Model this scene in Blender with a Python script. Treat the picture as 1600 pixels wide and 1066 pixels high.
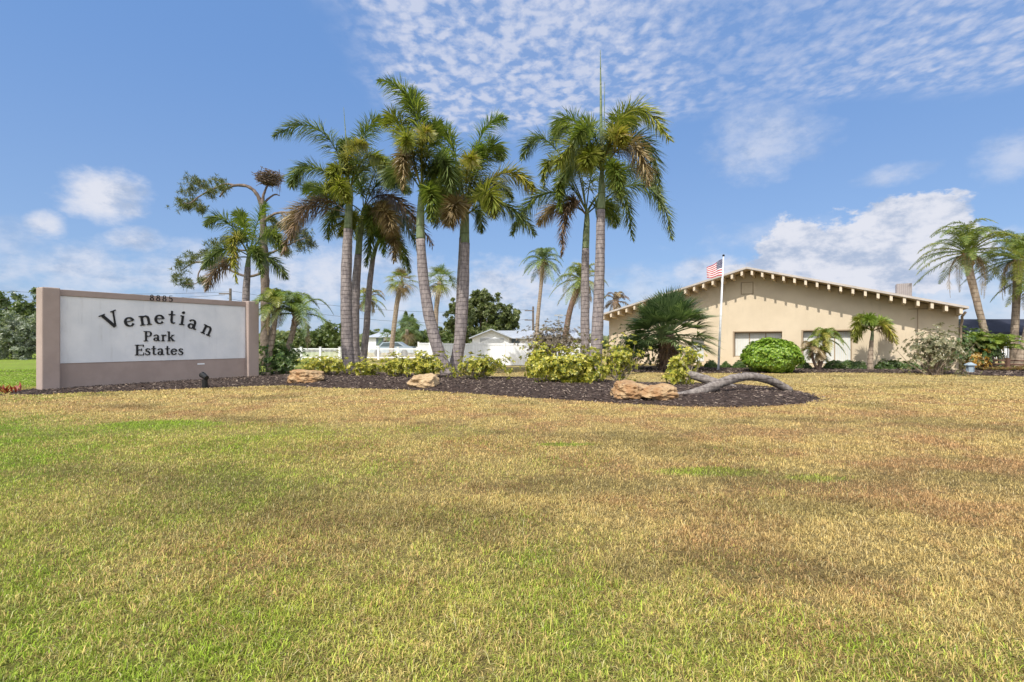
import bpy, bmesh, math, random
import numpy as np
from mathutils import Vector, Matrix, noise
R = math.radians
random.seed(7); rng = np.random.default_rng(7)
for o in list(bpy.data.objects): bpy.data.objects.remove(o)
S = bpy.context.scene
col = S.collection
# ------------------------------------------------------------------ camera
CH = 1.5
cd = bpy.data.cameras.new('camera'); cam = bpy.data.objects.new('camera', cd); col.objects.link(cam)
cam.location = (0, 0, CH); cam.rotation_euler = (R(90), 0, 0)
cd.sensor_width = 36; cd.lens = 18; cd.clip_end = 5000; cd.clip_start = 0.1
S.camera = cam
# ------------------------------------------------------------------ light
SUN_EL = R(51); SUN_AZ = R(34.5)      # azimuth measured from behind the camera (-Y) towards the left (-X)
sdir = Vector((-math.sin(SUN_AZ)*math.cos(SUN_EL), -math.cos(SUN_AZ)*math.cos(SUN_EL), math.sin(SUN_EL)))
sl = bpy.data.lights.new('sun', 'SUN'); sl.energy = 3.5; sl.angle = R(0.5); sl.color = (1, .95, .86)
so = bpy.data.objects.new('sun', sl); col.objects.link(so)
so.rotation_euler = sdir.to_track_quat('Z', 'Y').to_euler()
S.view_settings.view_transform = 'Standard'; S.view_settings.look = 'None'
S.view_settings.exposure = 0.55; S.view_settings.gamma = 1
# ------------------------------------------------------------------ node helpers
class NT:
    def __init__(s, nt): s.nt = nt; s.x = 0
    def n(s, typ, **kw):
        nd = s.nt.nodes.new(typ); s.x += 40; nd.location = (s.x, 0)
        for k, v in kw.items(): setattr(nd, k, v)
        return nd
    def link(s, a, b): s.nt.links.new(a, b)
    def put(s, sock, v):
        if hasattr(v, 'is_output') or isinstance(v, bpy.types.NodeSocket): s.nt.links.new(v, sock)
        else:
            if hasattr(sock, 'default_value'):
                try: sock.default_value = v
                except Exception: sock.default_value = (*v, 1)
    def m(s, op, a, b=0.0, c=0.0, clamp=False):
        nd = s.n('ShaderNodeMath', operation=op, use_clamp=clamp)
        s.put(nd.inputs[0], a); s.put(nd.inputs[1], b); s.put(nd.inputs[2], c); return nd.outputs[0]
    def ss(s, v, a, b, lo=0.0, hi=1.0):
        nd = s.n('ShaderNodeMapRange', interpolation_type='SMOOTHSTEP')
        s.put(nd.inputs[0], v)
        for i, q in enumerate((a, b, lo, hi)): s.put(nd.inputs[i+1], q)
        return nd.outputs[0]
    def mix(s, f, a, b, mode='MIX'):
        nd = s.n('ShaderNodeMix', data_type='RGBA', blend_type=mode)
        s.put(nd.inputs[0], f); s.put(nd.inputs[6], c4(a)); s.put(nd.inputs[7], c4(b)); return nd.outputs[2]
    def noise(s, vec, scale, detail=3, rough=.55, dist=0.0):
        nd = s.n('ShaderNodeTexNoise'); s.put(nd.inputs['Vector'], vec)
        nd.inputs['Scale'].default_value = scale; nd.inputs['Detail'].default_value = detail
        nd.inputs['Roughness'].default_value = rough; nd.inputs['Distortion'].default_value = dist
        return nd.outputs['Fac']
    def comb(s, x, y, z=0.0):
        nd = s.n('ShaderNodeCombineXYZ'); s.put(nd.inputs[0], x); s.put(nd.inputs[1], y); s.put(nd.inputs[2], z); return nd.outputs[0]
def c4(v): return (*v, 1) if isinstance(v, tuple) and len(v) == 3 else v

# ------------------------------------------------------------------ world: sky with cloud layers by direction
w = bpy.data.worlds.new('World'); S.world = w; w.use_nodes = True
nt = w.node_tree; nt.nodes.clear(); T = NT(nt)
sky = T.n('ShaderNodeTexSky', sky_type='NISHITA', sun_disc=False)
sky.sun_elevation = SUN_EL; sky.sun_rotation = math.pi + SUN_AZ
sky.air_density = 1.0; sky.dust_density = .6; sky.ozone_density = 2.0
tc = T.n('ShaderNodeTexCoord'); sep = T.n('ShaderNodeSeparateXYZ'); T.link(tc.outputs['Generated'], sep.inputs[0])
X, Y, Z = sep.outputs
az = T.m('ARCTAN2', X, Y); el = T.m('ARCSINE', Z)
azel = T.comb(az, T.m('MULTIPLY', el, 1.6))
base = T.mix(1.0, sky.outputs[0], (.59, .69, .81), 'MULTIPLY')
hz = T.ss(el, 0.0, .55, 1.0, 0.0)
base = T.mix(.72, base, T.mix(hz, (.80, 1.58, 3.25), (1.35, 2.0, 3.2)))
# altocumulus sheet, projected on a plane overhead
zc = T.m('MAXIMUM', Z, .03); u = T.m('DIVIDE', X, zc); v = T.m('DIVIDE', Y, zc); uv = T.comb(u, v)
big = T.noise(uv, 1.3, 3); uv2 = T.comb(u, T.m('MULTIPLY', v, .8)); cells = T.noise(uv2, 24, 5, .6, .2)
vor = T.n('ShaderNodeTexVoronoi', feature='SMOOTH_F1'); T.link(T.comb(T.m('ADD', u, T.m('MULTIPLY', T.noise(uv, 9, 3), .12)), T.m('ADD', T.m('MULTIPLY', v, .8), T.m('MULTIPLY', T.noise(uv, 8, 3), .12))), vor.inputs['Vector'])
vor.inputs['Scale'].default_value = 20; vor.inputs['Smoothness'].default_value = 1.0
left = T.ss(T.m('ADD', T.m('ADD', u, T.m('MULTIPLY', v, -.02)), T.m('MULTIPLY', T.m('SUBTRACT', big, .5), .5)), -.66, -.40)
low = T.ss(T.m('ADD', T.m('ADD', v, T.m('MULTIPLY', T.m('ABSOLUTE', T.m('SUBTRACT', u, .1)), .30)), T.m('MULTIPLY', T.m('SUBTRACT', big, .5), 1.0)), 2.30, 2.66, 1.0, 0.0)
dens = T.m('MULTIPLY', left, low)
uu = T.m('ADD', T.m('ADD', u, T.m('MULTIPLY', T.m('SUBTRACT', v, 1.8), -.25)), T.m('MULTIPLY', T.m('SUBTRACT', big, .5), .7))
thin = T.m('ADD', T.ss(uu, .2, .75, 1.0, .42), T.ss(uu, .95, 1.4, 0.0, .22))
dens = T.m('MULTIPLY', dens, thin)
puff = T.m('ADD', T.m('MULTIPLY', T.ss(vor.outputs['Distance'], .1, .75, 1.0, 0.0), .72), T.m('MULTIPLY', T.m('SUBTRACT', cells, .5), 1.9), clamp=True)
alto = T.m('MULTIPLY', T.m('MULTIPLY', T.m('ADD', puff, .13), dens), T.ss(Y, 0.0, .25))
alto = T.m('MINIMUM', T.m('MULTIPLY', alto, 1.15), .93)
# cumulus blobs: (px, py, half width, half height, density)
nA = T.noise(azel, 5.5, 6, .62); nB = T.noise(azel, 17, 5, .62)
dn = T.m('ADD', T.m('MULTIPLY', T.m('SUBTRACT', nA, .5), 3.2), T.m('MULTIPLY', T.m('SUBTRACT', nB, .5), 2.6))
blobs = [(165,305,64,36,.95),(72,352,30,18,.9),(222,378,44,20,.9),(300,395,34,24,.7),(20,400,70,45,.55),(120,425,190,34,.76),(320,430,150,46,.78),(520,430,110,52,.85),
         (1195,225,92,42,.6),(1392,275,60,15,.6),(1580,248,55,34,.55),(1420,352,85,46,1.0),(1370,400,135,62,1.0),(1270,420,110,62,1.0),(1200,445,80,40,1.0),(1500,450,190,70,.75),(1125,425,70,28,.8),(1230,372,160,26,.5),
         (810,452,110,42,.85),(690,470,130,50,.8),(1000,462,120,40,.55),(440,490,300,60,.7),(1560,500,200,60,.6),(860,490,240,40,.7),(60,480,160,60,.6),(880,300,60,30,.12)]
cum = None
for (px, py, rx, ry, dd) in blobs:
    dx = px-800; a0 = math.atan2(dx, 800); hyp = math.hypot(dx, 800); e0 = math.atan2(533-py, hyp)
    ra = rx/800*math.cos(a0)**2*1.15; re = ry/hyp*1.2
    q = T.m('ADD', T.m('POWER', T.m('DIVIDE', T.m('SUBTRACT', az, a0), ra), 2), T.m('POWER', T.m('DIVIDE', T.m('SUBTRACT', el, e0), re), 2))
    f = T.m('MULTIPLY', T.ss(T.m('ADD', q, dn), .7 if dd > .96 else (-.35 if dd > .74 else -.7), 1.15 if dd > .96 else 1.3, 1.0, 0.0), dd)
    cum = f if cum is None else T.m('MAXIMUM', cum, f)
shade = T.noise(T.comb(az, T.m('ADD', T.m('MULTIPLY', el, 1.7), .05)), 12, 6, .65)
ccol = T.mix(T.ss(shade, .34, .56), (2.0, 2.4, 3.2), (3.5, 3.6, 4.0))
c1 = T.mix(alto, base, (2.75, 3.0, 3.75))
c2 = T.mix(cum, c1, ccol)
# unseen broken bright cloud, added behind the camera as fill for the shaded faces
gen = tc.outputs['Generated']
rear_fill = T.m('MULTIPLY', T.ss(Y, .05, -.35), T.ss(T.noise(gen, 2.6, 5, .6), .36, .52))
c2 = T.mix(T.m('MULTIPLY', rear_fill, T.ss(Z, .02, .2)), c2, (8.6, 8.7, 9.0))
bg = T.n('ShaderNodeBackground'); T.link(c2, bg.inputs[0]); bg.inputs[1].default_value = .15
out = T.n('ShaderNodeOutputWorld'); T.link(bg.outputs[0], out.inputs[0])

# ------------------------------------------------------------------ pixel helpers (photo pixels 1600 x 1066 -> world)
def W(px, py, y): return Vector(((px-800)/800*y, y, CH+(533-py)/800*y))
def G(px, py): y = CH*800/(py-533); return Vector(((px-800)/800*y, y, 0))

# ------------------------------------------------------------------ materials
MATS = {}
def mat(name, color, rough=.8, bump=0, bscale=20, var=0, vscale=3, c2=None, spec=.3, metal=0):
    if name in MATS: return MATS[name]
    m = bpy.data.materials.new(name); m.use_nodes = True; t = NT(m.node_tree); b = m.node_tree.nodes['Principled BSDF']
    b.inputs['Roughness'].default_value = rough; b.inputs['Specular IOR Level'].default_value = spec; b.inputs['Metallic'].default_value = metal
    tc = t.n('ShaderNodeTexCoord').outputs['Object']
    if var or c2:
        f = t.noise(tc, vscale, 6, .6)
        c = t.mix(t.ss(f, .35, .65), color, c2 or tuple(q*(1-var) for q in color)); t.link(c, b.inputs['Base Color'])
    else: b.inputs['Base Color'].default_value = (*color, 1)
    if bump:
        bp = t.n('ShaderNodeBump'); bp.inputs['Strength'].default_value = bump; bp.inputs['Distance'].default_value = .02
        t.link(t.noise(tc, bscale, 5, .6), bp.inputs['Height']); t.link(bp.outputs[0], b.inputs['Normal'])
    MATS[name] = m; return m
def leafmat(name, ca, cb, cc=None, trans=.35, rough=.38):
    """leaf colour varies leaf by leaf (attribute rnd) between ca, cb and cc"""
    m = bpy.data.materials.new(name); m.use_nodes = True; t = NT(m.node_tree); b = m.node_tree.nodes['Principled BSDF']
    at = t.n('ShaderNodeAttribute', attribute_name='rnd').outputs['Fac']
    c = t.mix(t.ss(at, 0, .6), ca, cb)
    if cc: c = t.mix(t.ss(at, .72, .98), c, cc)
    t.link(c, b.inputs['Base Color']); b.inputs['Roughness'].default_value = rough; b.inputs['Specular IOR Level'].default_value = .55
    tr = t.n('ShaderNodeBsdfTranslucent'); t.link(t.mix(1, c, (1.25, 1.3, .7), 'MULTIPLY'), tr.inputs[0])
    mx = t.n('ShaderNodeMixShader'); mx.inputs[0].default_value = trans
    t.link(b.outputs[0], mx.inputs[1]); t.link(tr.outputs[0], mx.inputs[2])
    t.link(mx.outputs[0], m.node_tree.nodes['Material Output'].inputs[0])
    MATS[name] = m; return m
leafmat('frond_green', (.075,.115,.022), (.17,.22,.04), (.33,.36,.10))
leafmat('frond_dark', (.06,.095,.028), (.13,.17,.05), (.27,.31,.12))
leafmat('frond_olive', (.12,.15,.022), (.25,.27,.045), (.42,.40,.12))
leafmat('frond_yellow', (.17,.19,.03), (.33,.31,.05), (.44,.34,.10))
leafmat('frond_dry', (.18,.13,.05), (.30,.22,.12), (.42,.34,.20), trans=.2)
leafmat('frond_brown', (.10,.07,.05), (.20,.14,.095), (.27,.17,.08), trans=.15)
leafmat('frond_bright', (.10,.16,.02), (.20,.28,.04), (.33,.39,.09))
leafmat('fan_green', (.07,.12,.045), (.18,.25,.10), (.34,.40,.20))
leafmat('shrub_gold', (.12,.16,.02), (.40,.38,.045), (.68,.58,.12))
leafmat('shrub_bright', (.07,.15,.012), (.23,.36,.03), (.40,.50,.08))
leafmat('shrub_green', (.04,.085,.02), (.09,.15,.035), (.17,.21,.06))
leafmat('shrub_pale', (.11,.12,.06), (.24,.23,.13), (.42,.36,.24))
leafmat('shrub_mauve', (.13,.11,.075), (.22,.18,.13), (.32,.24,.19))
leafmat('shrub_orange', (.40,.20,.03), (.58,.36,.06), (.6,.5,.25))
leafmat('shrub_red', (.16,.03,.02), (.32,.06,.035), (.3,.16,.05))
leafmat('tree_green', (.06,.095,.028), (.13,.17,.05), (.22,.25,.09))
leafmat('tree_silver', (.12,.15,.10), (.25,.28,.20), (.36,.38,.30))
leafmat('tree_mid', (.07,.10,.025), (.14,.17,.05), (.24,.25,.09))
leafmat('needles', (.05,.07,.018), (.12,.14,.03), (.24,.22,.06), trans=.2)
mat('bark_pine', (.10,.075,.06), .9, .8, 12, 0, 4, (.19,.145,.12))
def palm_bark(name, ca, cb, ring=5.5, contrast=.6):
    m = bpy.data.materials.new(name); m.use_nodes = True; t = NT(m.node_tree); b = m.node_tree.nodes['Principled BSDF']
    tc = t.n('ShaderNodeTexCoord').outputs['Object']
    sp = t.n('ShaderNodeSeparateXYZ'); t.link(tc, sp.inputs[0])
    zz = t.m('ADD', sp.outputs[2], t.m('MULTIPLY', t.noise(tc, 2.5, 3), .16))
    rg = t.m('FRACT', t.m('MULTIPLY', zz, ring))
    ln = t.m('MULTIPLY', t.ss(rg, 0, .16, 1, 0), t.ss(rg, 0, .03))
    nz = t.noise(t.comb(t.m('MULTIPLY', sp.outputs[0], 7), t.m('MULTIPLY', sp.outputs[1], 7), t.m('MULTIPLY', sp.outputs[2], 2)), 1.5, 6, .65)
    c = t.mix(t.ss(nz, .35, .68), ca, cb); c = t.mix(t.m('MULTIPLY', ln, contrast), c, tuple(q*.35 for q in ca))
    t.link(c, b.inputs['Base Color']); b.inputs['Roughness'].default_value = .85; b.inputs['Specular IOR Level'].default_value = .2
    bp = t.n('ShaderNodeBump'); bp.inputs['Strength'].default_value = .7; bp.inputs['Distance'].default_value = .03
    t.link(t.m('ADD', t.m('MULTIPLY', ln, -1), t.m('MULTIPLY', t.noise(tc, 14, 5), .6)), bp.inputs['Height']); t.link(bp.outputs[0], b.inputs['Normal'])
    MATS[name] = m
palm_bark('bark_ringed', (.165,.14,.14), (.31,.265,.25), 5.5, .45)
palm_bark('bark_tan', (.23,.175,.13), (.36,.29,.22), 4.5)
palm_bark('bark_log', (.13,.11,.10), (.27,.235,.21), 6, .35)
palm_bark('bark_boots', (.12,.08,.06), (.25,.17,.13), 9, .8)
palm_bark('shaft_green', (.13,.17,.085), (.22,.25,.14), 1.6, .35)
mat('bark', (.16,.12,.09), .9, .8, 12, 0, 4, (.28,.22,.17))
mat('stem_pale', (.30,.25,.19), .85, 0, 9, .4, 9)
mat('petiole', (.20,.22,.08), .6, 0, 9, .3, 4)
mat('petiole_brown', (.25,.13,.06), .7, 0, 9, .3, 4)
mat('stucco_mauve', (.375,.295,.26), .9, .35, 60, 0, 1.2, (.325,.255,.225), .15)
mat('stucco_white', (.72,.72,.73), .9, .25, 70, 0, .9, (.63,.64,.66), .15)
mat('wall_cream', (.60,.50,.365), .9, .3, 45, 0, .7, (.55,.455,.33), .15)
mat('trim_cream', (.66,.55,.42), .7, .1, 20, .08, 2)
mat('trim_brown', (.33,.25,.17), .7, .1, 20, .08, 2)
mat('roof_edge', (.46,.41,.37), .55, .05, 20, .15, 2)
mat('roof_sheet', (.45,.43,.41), .7, .1, 9, .2, 1)
mat('vinyl_white', (.82,.82,.82), .35, 0, 5, .04, 1)
mat('paint_white', (.74,.76,.80), .5, 0, 5, .06, 1)
mat('glass_dark', (.10,.13,.15), .12, 0, 5, .2, .5, None, .6)
mat('shutter_white', (.62,.64,.62), .45, 0, 5, .08, 2)
mat('letter_black', (.012,.012,.013), .45)
mat('metal_black', (.012,.012,.012), .5, 0, 5, .2, 9)
mat('metal_grey', (.45,.46,.47), .4, 0, 5, .2, 5, None, .4, .5)
mat('wire_black', (.05,.05,.055), .7)
mat('canvas_navy', (.022,.026,.045), .8, .2, 30, .25, 1.5)
mat('wood_brown', (.15,.085,.06), .8, .3, 20, .3, 6)
mat('wood_pole', (.17,.14,.12), .9, .3, 20, .3, 6)
mat('lantern_blue', (.30,.37,.43), .6, .1, 20, .2, 6)
mat('twig', (.13,.09,.07), .9, 0, 9, 0, 25, (.24,.18,.14))
mat('flag_red', (.45,.03,.05), .8); mat('flag_white', (.75,.74,.74), .8); mat('flag_blue', (.03,.035,.11), .8)
mat('roof_grey', (.38,.41,.46), .6, .2, 12, .15, 2)
mat('duct_rib', (.26,.23,.23), .6)
mat('duct_grey', (.34,.31,.31), .6, 0, 12, .15, 2)
mat('wall_tan', (.55,.42,.25), .9, .1, 20, .1, 1)
mat('car_paint', (.35,.42,.5), .25, 0, 5, .1, 1, None, .6)
mat('tyre', (.02,.02,.02), .8)
def rockmat(name, a, b_, c_):
    m = bpy.data.materials.new(name); m.use_nodes = True; t = NT(m.node_tree); b = m.node_tree.nodes['Principled BSDF']
    tc = t.n('ShaderNodeTexCoord').outputs['Object']
    c = t.mix(t.ss(t.noise(tc, 2.2, 6, .65), .38, .62), a, b_); c = t.mix(t.ss(t.noise(tc, 5.5, 6, .7), .55, .7), c, c_)
    t.link(c, b.inputs['Base Color']); b.inputs['Roughness'].default_value = .9
    bp = t.n('ShaderNodeBump'); bp.inputs['Strength'].default_value = .9; bp.inputs['Distance'].default_value = .05
    t.link(t.noise(tc, 9, 8, .7), bp.inputs['Height']); t.link(bp.outputs[0], b.inputs['Normal']); MATS[name] = m
rockmat('rock_orange', (.31,.17,.075), (.41,.28,.15), (.13,.065,.035))
rockmat('rock_pale', (.38,.26,.14), (.45,.33,.19), (.24,.12,.05))

# lawn: one colour field by ground position, shared by the soil sheet and the blades
def lawn_field(t, blade):
    pos = t.n('ShaderNodeNewGeometry').outputs['Position']; sp = t.n('ShaderNodeSeparateXYZ'); t.link(pos, sp.inputs[0])
    x, y = sp.outputs[0], sp.outputs[1]; p2 = t.comb(x, y)
    n1 = t.noise(p2, .45, 5, .6); n2 = t.noise(p2, 2.2, 4, .6); n3 = t.noise(p2, .9, 4, .6); n4 = t.noise(t.comb(t.m('ADD', x, 31.0), y), .55, 5, .65)
    g = t.m('ADD', t.m('ADD', .36, t.m('MULTIPLY', x, -.085)), t.m('MULTIPLY', y, -.026))
    g = t.m('ADD', g, t.m('ADD', t.m('MULTIPLY', t.m('SUBTRACT', n1, .5), 2.0), t.m('MULTIPLY', t.m('SUBTRACT', n2, .5), .9)))
    g = t.m('ADD', g, t.ss(y, 2.0, 4.6, .34, 0.0))
    g = t.m('SUBTRACT', g, t.m('MULTIPLY', t.m('MULTIPLY', t.ss(y, 8.5, 11.5), t.ss(y, 15.5, 19, 1, 0)), .95))
    # greener tussock patches
    for (cx, cy, rx, ry) in ((2.25, 5.85, .75, .22), (3.3, 5.6, .45, .16), (11.5, 12.2, 3.5, 1.2), (-6.3, 9.2, 1.0, .5), (.8, 7.4, .5, .12)):
        q = t.m('ADD', t.m('POWER', t.m('DIVIDE', t.m('SUBTRACT', x, cx), rx), 2), t.m('POWER', t.m('DIVIDE', t.m('SUBTRACT', y, cy), ry), 2))
        g = t.m('ADD', g, t.m('MULTIPLY', t.ss(t.m('ADD', q, t.m('MULTIPLY', t.m('SUBTRACT', n2, .5), 3)), 0, 1.6, 1, 0), .95))
    if blade:
        at = t.n('ShaderNodeAttribute', attribute_name='rnd').outputs['Fac']
        g = t.m('ADD', g, t.m('MULTIPLY', t.m('SUBTRACT', at, .5), .95))
    dry = t.mix(t.ss(n3, .42, .62), (.64,.48,.185), (.54,.33,.15))
    dry = t.mix(t.ss(y, 9, 20, 0, .6), dry, (.52,.43,.175))
    grn = t.mix(t.ss(n4, .4, .62), (.29,.41,.035), (.44,.49,.075))
    grn = t.mix(t.ss(t.m('ADD', x, t.m('MULTIPLY', y, .3)), -6.5, -1.0, .75, 0.0), grn, (.22,.38,.03))
    c = t.mix(t.ss(g, .12, .85), dry, grn)
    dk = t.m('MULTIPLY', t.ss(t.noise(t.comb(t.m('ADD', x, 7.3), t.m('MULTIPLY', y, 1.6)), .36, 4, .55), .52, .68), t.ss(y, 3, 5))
    for (cx, cy, rx, ry) in ((-2.4, 4.8, 1.5, .75), (-.9, 4.3, 1.2, .5), (.7, 5.3, 1.0, .4), (2.6, 4.6, 1.1, .35), (-4.6, 5.9, 1.0, .4), (4.6, 5.6, 1.3, .4), (1.6, 3.4, .9, .3)):  # soft shade bands across the lawn, put into the grass colour
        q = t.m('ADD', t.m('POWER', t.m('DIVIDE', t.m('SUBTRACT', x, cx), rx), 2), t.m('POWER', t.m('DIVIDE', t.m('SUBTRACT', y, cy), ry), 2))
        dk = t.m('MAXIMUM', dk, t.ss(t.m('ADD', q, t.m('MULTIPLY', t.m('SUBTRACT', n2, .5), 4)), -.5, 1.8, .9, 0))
    mo = t.noise(p2, 4.5, 4, .65); c = t.mix(t.m('MULTIPLY', t.ss(mo, .36, .62, 1, 0), .30), c, (.22,.165,.07))
    mo2 = t.noise(t.comb(t.m('ADD', x, 11.0), y), 2.6, 5, .7); c = t.mix(t.m('MULTIPLY', t.ss(mo2, .52, .70), .5), c, t.mix(t.ss(x, -3, 4), (.26,.30,.06), (.40,.22,.12)))
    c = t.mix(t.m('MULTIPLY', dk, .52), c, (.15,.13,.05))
    if blade:
        hs = t.n('ShaderNodeHueSaturation'); t.link(t.m('ADD', .52, t.m('MULTIPLY', t.m('FRACT', t.m('MULTIPLY', at, 37.7)), .95)), hs.inputs['Value']); t.link(c, hs.inputs['Color']); c = hs.outputs[0]
        c = t.mix(t.m('MULTIPLY', t.ss(at, .90, .98), .65), c, (.72,.60,.36))
    return c, p2
m = bpy.data.materials.new('lawn_soil'); m.use_nodes = True; t = NT(m.node_tree); b = m.node_tree.nodes['Principled BSDF']
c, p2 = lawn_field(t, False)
fine = t.noise(p2, 42, 5, .75); mid = t.noise(p2, 9, 5, .7)
sp = t.n('ShaderNodeSeparateXYZ'); t.link(p2, sp.inputs[0])
farf = t.ss(sp.outputs[1], 6, 24)
dk = t.m('MULTIPLY', t.ss(t.m('ADD', t.m('MULTIPLY', fine, .6), t.m('MULTIPLY', mid, .4)), .40, .60, 1, 0), .75)
c = t.mix(dk, c, (.12,.095,.045))
c = t.mix(t.ss(sp.outputs[1], 4, 15, .6, 0.0), c, (.12,.09,.035))
t.link(c, b.inputs['Base Color']); b.inputs['Roughness'].default_value = .95; b.inputs['Specular IOR Level'].default_value = .1
bp = t.n('ShaderNodeBump'); bp.inputs['Strength'].default_value = .8; bp.inputs['Distance'].default_value = .05
t.link(t.m('ADD', fine, mid), bp.inputs['Height']); t.link(bp.outputs[0], b.inputs['Normal'])
MATS['lawn_soil'] = m
for nm in ('stucco_white', 'stucco_mauve', 'wall_cream'):
    mm = MATS[nm]; t = NT(mm.node_tree); b = mm.node_tree.nodes['Principled BSDF']; src = b.inputs['Base Color'].links[0].from_socket
    sp = t.n('ShaderNodeSeparateXYZ'); t.link(t.n('ShaderNodeTexCoord').outputs['Object'], sp.inputs[0])
    st = t.noise(t.comb(t.m('MULTIPLY', sp.outputs[0], 5), t.m('MULTIPLY', sp.outputs[1], 5), t.m('MULTIPLY', sp.outputs[2], .35)), 1.0, 5, .7)
    bl = t.noise(t.comb(sp.outputs[0], sp.outputs[1], sp.outputs[2]), 1.7, 6, .7)
    f = t.m('MULTIPLY', t.ss(st, .5, .72), t.ss(bl, .4, .65))
    t.link(t.mix(t.m('MULTIPLY', f, .22), src, (.22,.20,.16)), b.inputs['Base Color'])
m = bpy.data.materials.new('lawn_blade'); m.use_nodes = True; t = NT(m.node_tree); b = m.node_tree.nodes['Principled BSDF']
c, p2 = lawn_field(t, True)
t.link(c, b.inputs['Base Color']); b.inputs['Roughness'].default_value = .7; b.inputs['Specular IOR Level'].default_value = .15
tr = t.n('ShaderNodeBsdfTranslucent'); t.link(c, tr.inputs[0]); mx = t.n('ShaderNodeMixShader'); mx.inputs[0].default_value = .3
t.link(b.outputs[0], mx.inputs[1]); t.link(tr.outputs[0], mx.inputs[2]); t.link(mx.outputs[0], m.node_tree.nodes['Material Output'].inputs[0])
MATS['lawn_blade'] = m
mat('mulch', (.03,.021,.017), .95, 1.0, 30, 0, 14, (.075,.052,.042), .1)
leafmat('mulch_chip', (.025,.016,.013), (.075,.05,.04), (.26,.20,.155), trans=0.0, rough=.85)

# ------------------------------------------------------------------ mesh helpers
class MB:
    def __init__(s): s.v = []; s.f = []; s.r = []; s.mi = []
    def add(s, vs, fs, r=0.0, mi=0):
        k = len(s.v); s.v += [tuple(q) for q in vs]; s.f += [tuple(i+k for i in f) for f in fs]
        s.r += [r]*len(vs); s.mi += [mi]*len(fs)
    def box(s, lo, hi, M=None, mi=0):
        vs = [Vector((x, y, z)) for x in (lo[0], hi[0]) for y in (lo[1], hi[1]) for z in (lo[2], hi[2])]
        if M is not None: vs = [M @ q for q in vs]
        s.add(vs, [(0,1,3,2),(4,6,7,5),(0,4,5,1),(2,3,7,6),(0,2,6,4),(1,5,7,3)], 0, mi)
    def tube(s, pts, rad, seg=8, caps=True, wob=0.0, r=0.0, mi=0):
        pts = [Vector(p) for p in pts]; n = len(pts)
        if not hasattr(rad, '__len__'): rad = [rad]*n
        t0 = (pts[1]-pts[0]).normalized(); up = Vector((0,0,1)) if abs(t0.z) < .9 else Vector((1,0,0))
        a = t0.cross(up).normalized(); vs = []
        for i, p in enumerate(pts):
            t = (pts[min(i+1, n-1)]-pts[max(i-1, 0)]).normalized()
            a = (a - t*a.dot(t)).normalized(); b_ = t.cross(a)
            for k in range(seg):
                an = 2*math.pi*k/seg; rr = rad[i]*(1+wob*(noise.noise(Vector((math.cos(an)*1.3, math.sin(an)*1.3, i*.7+p.x)))))
                vs.append(p + (a*math.cos(an)+b_*math.sin(an))*rr)
        fs = [(i*seg+k, i*seg+(k+1) % seg, (i+1)*seg+(k+1) % seg, (i+1)*seg+k) for i in range(n-1) for k in range(seg)]
        if caps: fs += [tuple(range(seg))[::-1], tuple((n-1)*seg+k for k in range(seg))]
        s.add(vs, fs, r, mi)
    def build(s, name, mats, parent=None, origin=None, smooth=False):
        me = bpy.data.meshes.new(name)
        o_ = Vector(origin) if origin is not None else Vector((0,0,0))
        me.from_pydata([(a-o_.x, b_-o_.y, c-o_.z) for a, b_, c in s.v], [], s.f)
        at = me.attributes.new('rnd', 'FLOAT', 'POINT'); at.data.foreach_set('value', s.r)
        for mm in (mats if isinstance(mats, (list, tuple)) else [mats]): me.materials.append(MATS[mm] if isinstance(mm, str) else mm)
        if max(s.mi, default=0): me.polygons.foreach_set('material_index', s.mi)
        if smooth: me.polygons.foreach_set('use_smooth', [True]*len(me.polygons))
        me.update()
        o = bpy.data.objects.new(name, me); col.objects.link(o)
        if parent is not None:
            o.parent = parent; par = parent; loc = o_.copy()
            while par is not None: loc -= Vector(par.location); par = par.parent
            o.location = loc
        else: o.location = o_
        return o
def thing(name, loc, label, cat, group=None):
    o = bpy.data.objects.new(name, None); o.location = loc; o.empty_display_size = .2; col.objects.link(o)
    return tag(o, label, cat, group)
def tag(o, label, cat, group=None, kind=None):
    o['label'] = label; o['category'] = cat
    if group: o['group'] = group
    if kind: o['kind'] = kind
    return o
def structure(o, kind='structure'): o['kind'] = kind; return o
def bez(b, m_, t, n):
    b, m_, t = Vector(b), Vector(m_), Vector(t); c = m_*2-(b+t)*.5
    return [b*(1-u)**2 + c*2*u*(1-u) + t*u*u for u in [i/n for i in range(n+1)]]
def spline(pts, k=6):
    P = [Vector(p) for p in pts]; P = [P[0]*2-P[1]] + P + [P[-1]*2-P[-2]]; out = []
    for i in range(1, len(P)-2):
        for j in range(k):
            t = j/k; a, b_, c, d = P[i-1:i+3]
            out.append(.5*((2*b_)+(c-a)*t+(2*a-5*b_+4*c-d)*t*t+(3*b_-a-3*c+d)*t**3))
    return out+[P[-2]]
def leaf(mb, p, d, side, L, wd, r, droop=0.0):
    """a pointed strip leaf of two folded quads"""
    d = d.normalized(); q1 = p + d*L*.5 + Vector((0,0,-droop*L*.12)); q2 = p + d*L + Vector((0,0,-droop*L*.5))
    s_ = side*wd*.5
    mb.add([p-s_*.4, p+s_*.4, q1+s_, q1-s_, q2], [(0,1,2,3), (3,2,4)], r)

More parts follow.
